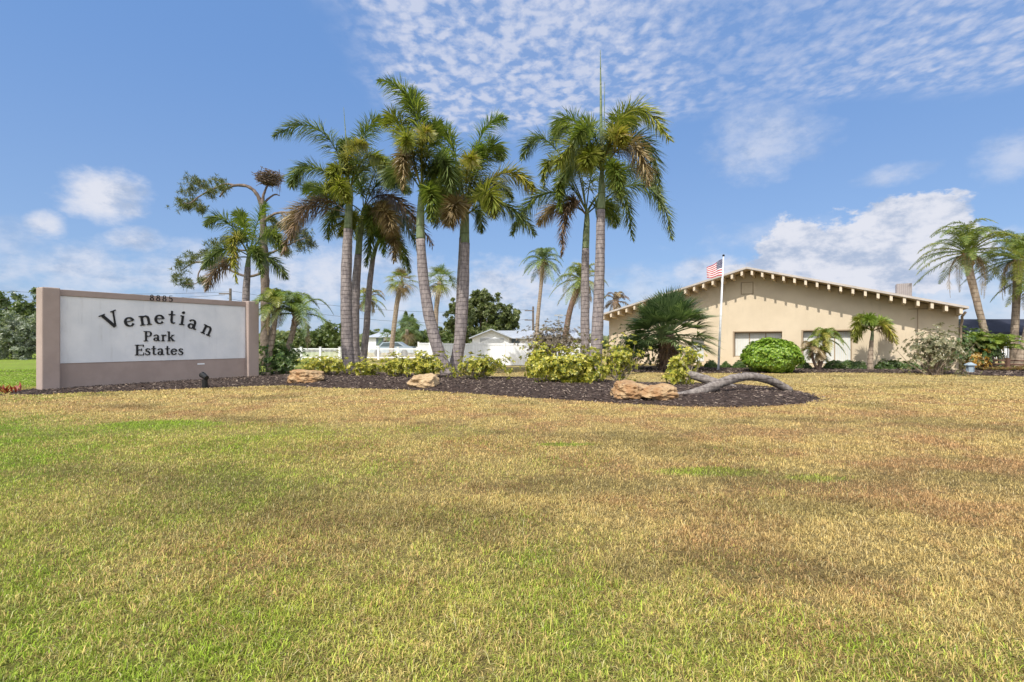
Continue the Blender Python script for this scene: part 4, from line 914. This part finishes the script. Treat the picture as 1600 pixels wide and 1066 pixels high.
# windows
for i, (a, b_, z0, z1) in enumerate(openings):
    q = MB(); n = 3 if i < 2 else 1
    wn = box_part('window' if i < 2 else 'door', 'shutter_white', club, [((a+.06,OH+.30,z0+.05),(b_-.06,OH+.34,z1-.06))], CM, CO)
    fr = [((a+.002,OH+.24,z0+.002),(a+.06,OH+.36,z1-.002)),((b_-.06,OH+.24,z0+.002),(b_-.002,OH+.36,z1-.002)),((a+.06,OH+.24,z1-.06),(b_-.06,OH+.36,z1-.002)),((a+.06,OH+.24,z0+.002),(b_-.06,OH+.36,z0+.05))]
    if i < 2:
        for j in range(1, 3): xx = a+(b_-a)*j/3; fr.append(((xx-.025,OH+.26,z0+.05),(xx+.025,OH+.299,z1-.06)))
        x_ = a+.12
        sl2 = []
        while x_ < b_-.12: sl2.append(((x_,OH+.288,z0+.06),(x_+.012,OH+.2995,z1-.07))); x_ += .09
        box_part('blind_slats', 'trim_cream', wn, sl2, CM, CO)
    else:
        fr.append(((a+.06,OH+.27,z0+.9),(b_-.06,OH+.299,z0+.96)))
    box_part('frame', 'trim_brown' if i < 2 else 'metal_grey', wn, fr, CM, CO)
    if i < 2:
        box_part('reveal_trim', 'trim_brown', wn, [((a+.003,OH-.02,z0),(a+.09,OH+.239,z1-.003)),((a+.003,OH-.02,z1+.002),(b_-.003,OH-.004,z1+.06))], CM, CO)
# gutter and downpipe at the corner
q = MB(); P_ = [CM @ Vector(v) for v in ((FW-.05,.35,EZ-.22),(FW-.15,.55,EZ-.42),(wr+.12,OH-.08,EZ-.62),(wr+.07,OH-.07,EZ-.9),(wr+.07,OH-.07,.1))]
q.tube(P_, .055, 8); q.build('downpipe', 'trim_brown', club, CO, True)
# roof ventilation box (standing on the roof)
vy = 4.0; vxa = cx_(1401, vy); vxb = cx_(1425, vy); zt = ch_(1413, 443, vy)
vt = thing('roof_vent', CM @ Vector(((vxa+vxb)/2, vy, roofz((vxa+vxb)/2))), 'grey ribbed metal ventilation box standing on the clubhouse roof', 'roof vent')
zb = roofz(vxb)-.05; box_part('housing', 'duct_grey', vt, [((vxa,vy,zb),(vxb,vy+1,zt))], CM, vt.location)
ribs = []; x_ = vxa+.02
while x_ < vxb-.03: ribs.append(((x_,vy-.03,zb+.25),(x_+.035,vy-.002,zt-.01))); x_ += .09
box_part('ribs', 'duct_rib', vt, ribs, CM, vt.location)

# planting strip along the clubhouse front
strip = np.array([(p.x, p.y) for p in (G(935,581),G(1060,583),G(1190,583.5),G(1300,582.5),G(1440,583.5),G(1600,589),G(1760,592),G(1760,577),G(1500,577.5),G(1300,575.5),G(1100,573.5),G(935,573))])
bed_mesh(strip, lambda e, x: .05*(1-math.exp(-e*2)), 'mulch_strip', 1.0)
chips(strip, lambda e, x: .05*(1-math.exp(-e*2)), 5000, 'mulch_strip_chips', 'brown bark mulch strip along the front of the clubhouse', 1.5)
gstr = []
q = MB()
for k in range(240):
    p = G(random.uniform(1535,1700), random.uniform(577,583)); p.z = .03
    an = random.random()*6.28; rosette(q, p+Vector((0,0,.12)), Vector((0,0,1)), 6, .3, .05)
o = q.build('ground_cover', 'shrub_orange'); tag(o, 'low reddish ground cover plants in front of the rail fence', 'ground cover', kind='stuff'); o.data.materials[0] = leafmat('cover', (.16,.13,.05), (.30,.17,.08), (.36,.33,.12))

# ------------------------------------------------------------------ flagpole and flag
fp = G(1122.5, 580); yf = fp.y; ftop = W(1130.5, 401, yf)
pole = thing('flagpole', fp, 'slim white flagpole standing on the lawn before the clubhouse', 'flagpole')
q = MB(); q.tube([fp, fp.lerp(ftop, .5), ftop], [.055,.045,.028], 10); q.build('pole', 'paint_white', pole, fp, True)
bm = bmesh.new(); bmesh.ops.create_uvsphere(bm, u_segments=10, v_segments=8, radius=.06); me = bpy.data.meshes.new('finial'); bm.to_mesh(me); bm.free(); me.materials.append(MATS['metal_black'])
o = bpy.data.objects.new('finial', me); col.objects.link(o); o.parent = pole; o.location = ftop+Vector((0,0,.05))-fp
q = MB(); q.tube([fp+Vector((-.07,-.05,.1)), fp.lerp(ftop,.5)+Vector((-.085,-.05,0)), ftop+Vector((-.05,-.03,-.1))], .006, 4); q.tube([fp, fp+Vector((0,0,.06))], .12, 12); q.build('halyard', 'paint_white', pole, fp)
def flagpos(u, v):    # u 0..1 along the fly, v 0..1 down the hoist
    H = .86; hoist = ftop.lerp(fp, .02+v*.147); fl = .95
    x = -u*fl*.84; yy = .10*math.sin(u*9+v*1.5)*u**.5; z = -.34*u**1.3+.05*math.sin(u*7+1)*u + (v-.5)*.30*u
    return hoist+Vector((-.04+x, -.03+yy, z))
flag = thing('flag', ftop.lerp(fp, .1), 'red, white and blue striped flag with stars hanging limp from the flagpole', 'flag')
q = MB(); nu, nv_ = 30, 26
vs = [flagpos(i/nu, j/nv_) for j in range(nv_+1) for i in range(nu+1)]
fs = []; mi = []
for j in range(nv_):
    for i in range(nu):
        a = j*(nu+1)+i; fs.append((a, a+1, a+nu+2, a+nu+1)); st = j//2; mi.append(2 if (i < nu*.4 and st < 7) else (0 if st % 2 == 0 else 1))
q.add(vs, fs); q.mi = mi; fo = q.build('cloth', ['flag_red','flag_white','flag_blue'], flag, flag.location, True)
q = MB()
for r_ in range(9):
    for c_ in range(6 if r_ % 2 == 0 else 5):
        u_ = .4*((c_+.5+(.5 if r_ % 2 else 0))/6.0)*.98; v_ = (r_+.7)/9*7/13*.96
        p = flagpos(u_, v_)
        for sgn in (-1, 1):
            c = p+Vector((0, sgn*.006, 0)); vs = [c+Vector((math.sin(k*math.pi/5)*(.017 if k % 2 == 0 else .007), 0, math.cos(k*math.pi/5)*(.017 if k % 2 == 0 else .007))) for k in range(10)]
            q.add(vs, [tuple(range(10))])
q.build('stars', 'flag_white', fo, flag.location)

# ------------------------------------------------------------------ fences
def solid_fence():
    y0 = 30.8; a = W(654, 533, 41.0); a.z = 0; pts = [a, Vector((W(672,0,36).x, 36, 0))]
    b0 = Vector((W(690,0,31.2).x, 31.2, 0)); pts.append(b0); e = Vector((W(935,0,31.0).x, 31.0, 0)); L = (e-b0).length; n = round(L/2.05)
    for k in range(1, n+1): pts.append(b0.lerp(e, k/n))
    H = 1.36; root = thing('privacy_fence', b0, 'solid white vinyl privacy fence in front of the white metal roofed house', 'fence')
    for i, p in enumerate(pts):
        q = MB(); q.box((p.x-.065, p.y-.065, 0), (p.x+.065, p.y+.065, H+.04)); q.box((p.x-.085, p.y-.085, H+.042), (p.x+.085, p.y+.085, H+.07)); q.build('post', 'vinyl_white', root, b0)
    for p, r_ in zip(pts[:-1], pts[1:]):
        d = r_-p; L = d.length; d.normalize(); nrm = Vector((-d.y, d.x, 0)); M = Matrix.Translation(p) @ Matrix(((d.x, nrm.x, 0, 0), (d.y, nrm.y, 0, 0), (0,0,1,0), (0,0,0,1)))
        q = MB(); x_ = .08
        while x_ < L-.1: x2 = min(x_+.148, L-.07); q.box((x_, -.012, .12), (x2, .012, H-.1), M); x_ += .156
        q.build('panel', 'vinyl_white', root, b0)
        q = MB(); q.box((.066, -.03, H-.1), (L-.066, .03, H), M); q.box((.066, -.03, .03), (L-.066, .03, .12), M); q.build('rail', 'vinyl_white', root, b0)
solid_fence()
def picket_fence():
    a = W(440, 0, 41.2); e = W(652, 0, 41.2); a.z = e.z = 0; H = .93; L = (e-a).length; n = 7; root = thing('picket_fence', a, 'low white picket fence with thin vertical bars left of the solid fence', 'fence')
    for k in range(n+1):
        p = a.lerp(e, k/n); q = MB(); q.box((p.x-.07, p.y-.07, 0), (p.x+.07, p.y+.07, H+.06)); q.box((p.x-.095, p.y-.095, H+.062), (p.x+.095, p.y+.095, H+.1)); q.build('post', 'vinyl_white', root, a)
        if k < n:
            p2_ = a.lerp(e, (k+1)/n); q = MB()
            for z in (.12, H-.1): q.box((p.x+.071, p.y-.02, z), (p2_.x-.071, p.y+.02, z+.08))
            x_ = p.x+.14
            while x_ < p2_.x-.1: q.box((x_-.016, p.y-.012, .2), (x_+.016, p.y+.012, H-.1)); x_ += .10
            q.build('panel', 'vinyl_white', root, a)
picket_fence()
def rail_fence():
    a, e = G(1541, 580), G(1680, 583); H = .62; root = thing('rail_fence', a, 'low brown wooden rail fence at the clubhouse corner by the date palms', 'fence'); n = 4
    for k in range(n+1):
        p = a.lerp(e, k/n); q = MB(); s_ = .14 if k == 0 else .07; q.box((p.x-s_, p.y-s_, 0), (p.x+s_, p.y+s_, H+(.12 if k == 0 else .05))); q.build('post', 'metal_black' if k == 0 else 'wood_brown', root, a)
        if k < n:
            p2_ = a.lerp(e, (k+1)/n); q = MB()
            for z in (.16, .36, .54): q.tube([p+Vector((.1,0,z)), p2_+Vector((-.1,0,z))], .045, 6)
            q.build('rail', 'wood_brown', root, a)
rail_fence()
p = G(1516, 583); ln_ = thing('garden_lantern', p, 'blue grey garden lantern standing by the orange croton bush', 'lantern')
q = MB(); q.tube([p, p+Vector((0,0,.05)), p+Vector((0,0,.06)), p+Vector((0,0,.36))], [.2,.2,.15,.17], 6); q.build('body', 'lantern_blue', ln_, p)
q = MB(); q.tube([p+Vector((0,0,.362)), p+Vector((0,0,.40)), p+Vector((0,0,.50))], [.24,.23,.05], 6); q.tube([p+Vector((0,0,.50)), p+Vector((0,0,.56))], .025, 6); q.build('cap', 'lantern_blue', ln_, p)

# awning and white house on the right
def awning():
    y = 30; a = W(1503, 0, y); zt_, zb_ = 2.82, 2.03; x0, x1 = W(1508,0,y).x, 34
    root = thing('awning', (x0, y, 0), 'long navy blue fabric awning joined to the clubhouse side', 'awning')
    q = MB(); vs = [(x0,y,zb_),(x1,y,zb_),(x1,y+.9,zt_),(x0-.1,y+.9,zt_),(x0,y+2.2,zb_),(x1,y+2.2,zb_)]
    q.add(vs, [(0,1,2,3),(3,2,5,4),(0,3,4),(1,5,2)]); q.add([(x0,y-.01,zb_-.22),(x1,y-.01,zb_-.22),(x1,y-.01,zb_-.002),(x0,y-.01,zb_-.002),(x0,y+.01,zb_-.22),(x1,y+.01,zb_-.22),(x1,y+.01,zb_-.002),(x0,y+.01,zb_-.002)], [(0,1,2,3),(7,6,5,4),(0,4,5,1),(2,6,7,3),(0,3,7,4),(1,5,6,2)])
    q.build('canopy', 'canvas_navy', root, (x0,y,0))
    for xx in (x0+.1, x0+2.6, x0+5.2):
        q = MB(); q.tube([(xx,y+.1,0),(xx,y+.1,zb_-.24)], .04, 8); q.build('post', 'paint_white', root, (x0,y,0))
awning()
def white_house():
    y = 40; x0, x1 = W(1545,0,y).x, W(1680,0,y).x; root = thing('veranda_house', (x0,y,0), 'pale house with columned white veranda seen behind the corner date palms', 'house')
    q = MB(); q.box((x0,y+1.5,0),(x1,y+6,2.4)); q.build('wall', 'wall_tan', root, (x0,y,0))
    q = MB(); M = Matrix(); prism(q, [(x0-.3,2.402),(x1+.3,2.402),((x0+x1)/2,3.0)], y-.2, y+6.3, M); q.build('roof', 'roof_grey', root, (x0,y,0))
    for k in range(6):
        xx = x0+.2+k*1.25; q = MB(); q.box((xx-.09,y,0),(xx+.09,y+.18,2.4)); q.build('column', 'paint_white', root, (x0,y,0))
    q = MB(); q.box((x0,y+.05,.75),(x1,y+.12,.83)); xx = x0
    while xx < x1: q.box((xx,y+.06,.1),(xx+.04,y+.11,.748)); xx += .16
    q.build('railing', 'paint_white', root, (x0,y,0))
    for k in range(2):
        xx = x0+1.3+k*2.5; wn = box_part('window', 'glass_dark', root, [((xx,y+1.44,.7),(xx+.8,y+1.49,1.9))], None, (x0,y,0)); box_part('frame', 'paint_white', wn, [((xx-.1,y+1.42,.6),(xx-.002,y+1.498,2.0)),((xx+.802,y+1.42,.6),(xx+.9,y+1.498,2.0)),((xx,y+1.42,1.902),(xx+.8,y+1.498,2.0)),((xx,y+1.42,.6),(xx+.8,y+1.498,.698))], None, (x0,y,0))
white_house()
# metal roofed house behind the solid fence
def metal_house():
    y = 44; x0 = W(738,0,y).x; x1 = W(796,0,y).x; xm = W(768,0,y).x; ze = CH+(533-528)/800*y; zp = CH+(533-515.5)/800*y; D = 11; xr = W(905,0,y+.5).x
    root = thing('metal_roofed_house', (x0,y,0), 'low white house with pale metal gable roof behind the solid white fence', 'house')
    q = MB(); M = Matrix(); prism(q, [(x0,0),(x1,0),(x1,ze),(xm,zp-.04),(x0,ze)], y, y+D, M); q.box((x1+.002,y+1.6,0),(xr,y+D,ze)); q.build('wall', 'paint_white', root, (x0,y,0))
    q = MB(); t_ = .09
    prism(q, [(x0-.25,ze-.08),(xm,zp-.02),(xm,zp+t_),(x0-.25,ze-.08+t_)], y-.4, y+D, M); prism(q, [(xm+.001,zp-.02),(x1+.25,ze-.08),(x1+.25,ze-.08+t_),(xm+.001,zp+t_)], y-.4, y+D, M)
    vs = [(x1+.2,y+1.2,ze+.01),(xr+.3,y+1.2,ze+.01),(xr+.3,y+5.5,zp+.05),(xm+.3,y+5.5,zp+.05)]; q.add(vs+[(a,b_,c-.08) for a,b_,c in vs], [(0,1,2,3),(7,6,5,4),(0,4,5,1),(1,5,6,2),(2,6,7,3),(3,7,4,0)])
    q.build('roof', 'roof_grey', root, (x0,y,0))
    for a, b_ in ((W(750,0,y).x, W(787,0,y).x),):
        d_o = box_part('garage_door', 'metal_grey', root, [((a,y-.03,0),(b_,y-.003,1.72))], None, (x0,y,0))
    a, b_ = W(799,0,y+1.5).x, W(812,0,y+1.5).x
    wn = box_part('window', 'glass_dark', root, [((a,y+1.55,1.15),(b_,y+1.597,1.78))], None, (x0,y,0))
    box_part('frame', 'paint_white', wn, [((a-.07,y+1.53,1.08),(a-.002,y+1.598,1.85)),((b_+.002,y+1.53,1.08),(b_+.07,y+1.598,1.85)),((a,y+1.53,1.782),(b_,y+1.598,1.85))], None, (x0,y,0))
metal_house()
def far_house(label, px0, px1, y, h, wm, rm):
    x0, x1 = W(px0,0,y).x, W(px1,0,y).x; root = thing('bungalow', (x0,y,0), label, 'house', 'distant bungalows')
    q = MB(); q.box((x0,y,0),(x1,y+8,h)); q.build('wall', wm, root, (x0,y,0))
    q = MB(); vs = [(x0-.4,y-.4,h+.005),(x1+.4,y-.4,h+.005),(x1+.4,y+8.4,h+.005),(x0-.4,y+8.4,h+.005),(x0+2,y+4,h+1.2),(x1-2,y+4,h+1.2)]
    q.add(vs, [(0,1,5,4),(1,2,5),(2,3,4,5),(3,0,4),(3,2,1,0)]); q.build('roof', rm, root, (x0,y,0))
    n = max(1, int((x1-x0)/3))
    for k in range(n):
        xx = x0+(k+.5)*(x1-x0)/n; box_part('window', 'glass_dark', root, [((xx-.5,y-.04,.9),(xx+.5,y-.003,1.9))], None, (x0,y,0))
far_house('pale distant bungalow seen over the picket fence between trunk clusters', 575, 612, 70, 2.0, 'paint_white', 'roof_grey')
far_house('distant white bungalow behind the picket fence left part', 458, 530, 72, 1.7, 'paint_white', 'roof_grey')
far_house('distant white bungalow at the far left beyond the sign wall', 20, 64, 75, 1.6, 'paint_white', 'roof_grey')
def car():
    y = 50; x0 = W(576,0,y).x; root = thing('parked_car', (x0,y,0), 'distant parked car with pale roof behind the picket fence', 'car')
    q = MB(); prof = [(0,.35),(.1,.75),(.9,.9),(1.35,1.38),(2.9,1.42),(3.6,.98),(4.3,.9),(4.4,.35)]; prism(q, [(x0+a,b_) for a,b_ in prof][::-1], y, y+1.7, Matrix()); q.build('body', 'car_paint', root, (x0,y,0))
    q = MB(); prism(q, [(x0+a,b_) for a,b_ in ((1.1,.95),(1.42,1.3),(2.8,1.34),(3.35,.98))][::-1], y-.01, y-.002, Matrix()); q.build('window', 'glass_dark', root, (x0,y,0))
    for a in (.85, 3.5):
        q = MB(); q.tube([(x0+a,y-.05,.33),(x0+a,y+.2,.33)], .33, 14); q.build('wheel', 'tyre', root, (x0,y,0))
car()

# ------------------------------------------------------------------ broadleaf trees
def tree(label, basepx, y, lobes, m_, leafn=260, L=.3, wd=.16, trunk_r=.3, name='broadleaf_tree', group='trees in the background', gap=.5, k=5):
    b0 = Vector((W(basepx,0,y).x, y, 0)); root = thing(name, b0, label, 'tree', group)
    q = MB(); tp = None; cs = [W(a, b_, y+dy) for (a, b_, r_, dy) in lobes]; cen = sum(cs, Vector())/len(cs); fork = b0.lerp(cen, .45); fork.x = b0.x*.6+cen.x*.4
    q.tube([b0, b0.lerp(fork, .5)+Vector((.1,0,0)), fork], [trunk_r, trunk_r*.8, trunk_r*.65], 9, wob=.2)
    q.build('trunk', 'bark', root, b0, True)
    q = MB()
    for c in cs: q.tube([fork, fork.lerp(c, .5)+Vector((0,0,.15)), c], [trunk_r*.45, trunk_r*.28, trunk_r*.1], 6)
    q.build('limbs', 'bark', root, b0, True)
    q = MB()
    for (a, b_, r_, dy), c in zip(lobes, cs):
        rr = r_*y/800; sub = [c+Vector((random.gauss(0,.62), random.gauss(0,.6), random.gauss(0,.5)))*rr for _ in range(28)]
        for j in range(leafn):
            s_ = random.choice(sub); d = Vector((random.gauss(0,1), random.gauss(0,1), random.gauss(0,1))).normalized()
            rosette(q, s_+d*rr*.30*random.random()**.5*(1+.5*noise.noise(d*3+s_)), d+Vector((0,0,.6)), k, L, wd)
    q.build('crown', m_, root, b0)
tree('broad dense green tree beside the white metal roofed house', 752, 52, [(752,470,16,0),(735,478,18,1),(772,482,18,-1),(720,492,16,0),(740,500,24,0),(770,502,24,1),(792,505,16,0),(712,482,10,1),(802,497,10,0),(725,520,16,0),(755,522,22,-1),(708,508,9,0)], 'tree_mid', 700, .24, .12, .4)
tree('tall dark green tree with silvery bush in front, left of the sign', 12, 60, [(10,478,26,0),(38,490,20,1),(-14,492,26,0),(52,502,14,0),(20,505,26,0),(-6,520,22,0),(44,520,20,1)], 'tree_green', 460, .36, .2, .45)
tree('silvery green bushy tree standing left of the sign wall', 22, 42, [(20,512,22,0),(42,518,18,.5),(-5,520,22,0),(30,535,24,0),(52,538,12,.5),(5,545,20,0),(36,550,16,-.5)], 'tree_silver', 330, .24, .12, .2, group='trees in the background')
hz_ = [(455,534,12,68),(470,528,13,70),(488,530,13,72),(505,522,14,74),(520,520,13,70),(534,528,12,70),(588,526,10,84),(603,532,9,85),(665,528,12,74),(690,522,10,76),(640,520,14,62),(655,534,13,60),(712,522,10,66),(700,534,10,64),(618,535,10,74)]
labs = ['dark tree over the picket fence beside the leaning feathery palm','round green tree over the picket fence, second along from the feathery palm','green tree in the gap above the picket fence middle','taller tree with rounded top over the distant white bungalow','broad tree just left of the thick straight palm trunk','tree partly behind the thick straight palm trunk','small distant tree above the pale bungalow','distant low tree beside the orange dying cabbage palm','green tree seen through the gap left of the curved trunk','pale rounded tree between curved trunk and green crownshaft palm','dark pointed tree right of the cabbage palm trunk','bushy tree right above the corner of the solid fence','tree behind the base of the green crownshaft palm','low tree peeking over the solid fence near its corner','low bushy tree over the last picket panel']
for (px, py, r_, y), lb in zip(hz_, labs):
    lobes = [(px, py, r_, 0), (px-r_*.8, py+r_*.6, r_*.8, .5), (px+r_*.8, py+r_*.5, r_*.8, -.5), (px, py+r_*.9, r_, 0)]
    tree(lb, px, y, lobes, random.choice(['tree_green','tree_mid','tree_green']), 190, .38, .22, .22, group='distant trees over the fences')
# distant palms & conifer spire among them
fan_palm('green fan palm low over the fence between orange cabbage palm and curved trunk', 56, [(634,560),(635,535),(636,515)], [.2,.18,.2], 2.2, 18, ('fan_green',), 2, group=gf)
fan_palm('bushy fan palm just above the picket fence end', 54, [(607,560),(606,540),(605,528)], [.2,.18,.2], 1.4, 14, ('fan_green',), 1, group=gf)
def conifer(label, px, top, y, wv):
    b0 = Vector((W(px,0,y).x, y, 0)); t_ = W(px, top, y); root = thing('conifer', b0, label, 'tree', 'distant conifers')
    q = MB(); q.tube([b0, t_], [.2,.03], 7); q.build('trunk', 'bark', root, b0)
    q = MB()
    for k in range(900):
        f = random.random()**.7; an = random.random()*6.28; z = t_.z*(1-f*.75); rr = wv*f*random.random()**.5*(.75+.25*math.sin(z*5)); rosette(q, Vector((b0.x+math.cos(an)*rr, y+math.sin(an)*rr, z)), Vector((math.cos(an), math.sin(an), .5)), 5, .34, .1)
    q.build('crown', 'tree_green', root, b0)
conifer('dark pointed conifer beyond the fence between the two trunk clusters', 634, 488, 70, 2.2)
conifer('second smaller pointed conifer right of the taller one', 644, 492, 72, 1.6)
# long hedge line at the far horizon
q = MB()
for k in range(9000):
    a = random.uniform(-1.15, 1.15); y = random.uniform(95,110); x = a*y; h = 2.6+1.2*noise.noise(Vector((x*.08, 0, 0)))+.6*noise.noise(Vector((x*.4, 1, 0)))
    rosette(q, Vector((x, y, random.random()*h)), Vector((0,-1,.7)), 4, 1.0, .6)
o = q.build('treeline', 'tree_mid'); tag(o, 'far off strip of low woods closing the horizon', 'woods', kind='stuff')

# ------------------------------------------------------------------ poles and wires
def upole(label, px, py0, y, arms):
    b0 = Vector((W(px,0,y).x, y, 0)); tz = W(px, py0, y).z; root = thing('utility_pole', b0, label, 'utility pole', 'utility poles')
    q = MB(); q.tube([b0, (b0.x, b0.y, tz)], [.17,.11], 8); q.build('pole', 'wood_pole', root, b0)
    for z in arms: box_part('crossarm', 'wood_pole', root, [((b0.x-1.0,y-.16,tz-z-.06),(b0.x+.1 if z else b0.x+1,y-.115,tz-z+.06))], None, b0)
    return Vector((b0.x, y, tz))
t1 = upole('utility pole with crossarms near the tall thin palm', 833, 479, 60, (.5, 1.6, 3.0))
t2 = upole('top of a utility pole sticking up behind the sign wall', 360, 451, 48, (.5,))
t3 = upole('utility pole hidden mostly behind the green trees', 651, 506, 92, (.4,))
p = Vector((W(873,0,60).x, 60, 0)); tz = W(873,494,60).z; sl3 = thing('street_lamp', p, 'slim street lamp between tall thin palm and pale foxtail trunk', 'street lamp')
q = MB(); q.tube([p, (p.x,p.y,tz)], [.09,.06], 7); q.build('pole', 'metal_grey', sl3, p); box_part('lamp_head', 'metal_grey', sl3, [((p.x-.5,p.y-.15,tz+.002),(p.x+.5,p.y+.15,tz+.16))], None, p)
def wire(label, a, b_, sag):
    a, b_ = Vector(a), Vector(b_); P = [a.lerp(b_, i/24)+Vector((0,0,-sag*4*(i/24)*(1-i/24))) for i in range(25)]
    q = MB(); q.tube(P, .014, 4, False); o = q.build('power_line', 'wire_black', None, a); tag(o, label, 'power line', 'overhead power lines')
wire('upper power line running from the pole beside the thin palm toward the sign pole', t1-Vector((.6,0,.35)), t2-Vector((0,0,.2)), 1.0)
wire('lower power line sagging between the thin palm pole and the sign pole', t1-Vector((.6,0,1.5)), t2-Vector((.3,0,.9)), 1.2)
wire('upper power line leaving the sign pole toward the far left', t2-Vector((0,0,.3)), W(-120,446,52), .5)
wire('lower power line leaving the sign pole toward the far left', t2-Vector((.5,0,.6)), W(-120,462,52), .5)
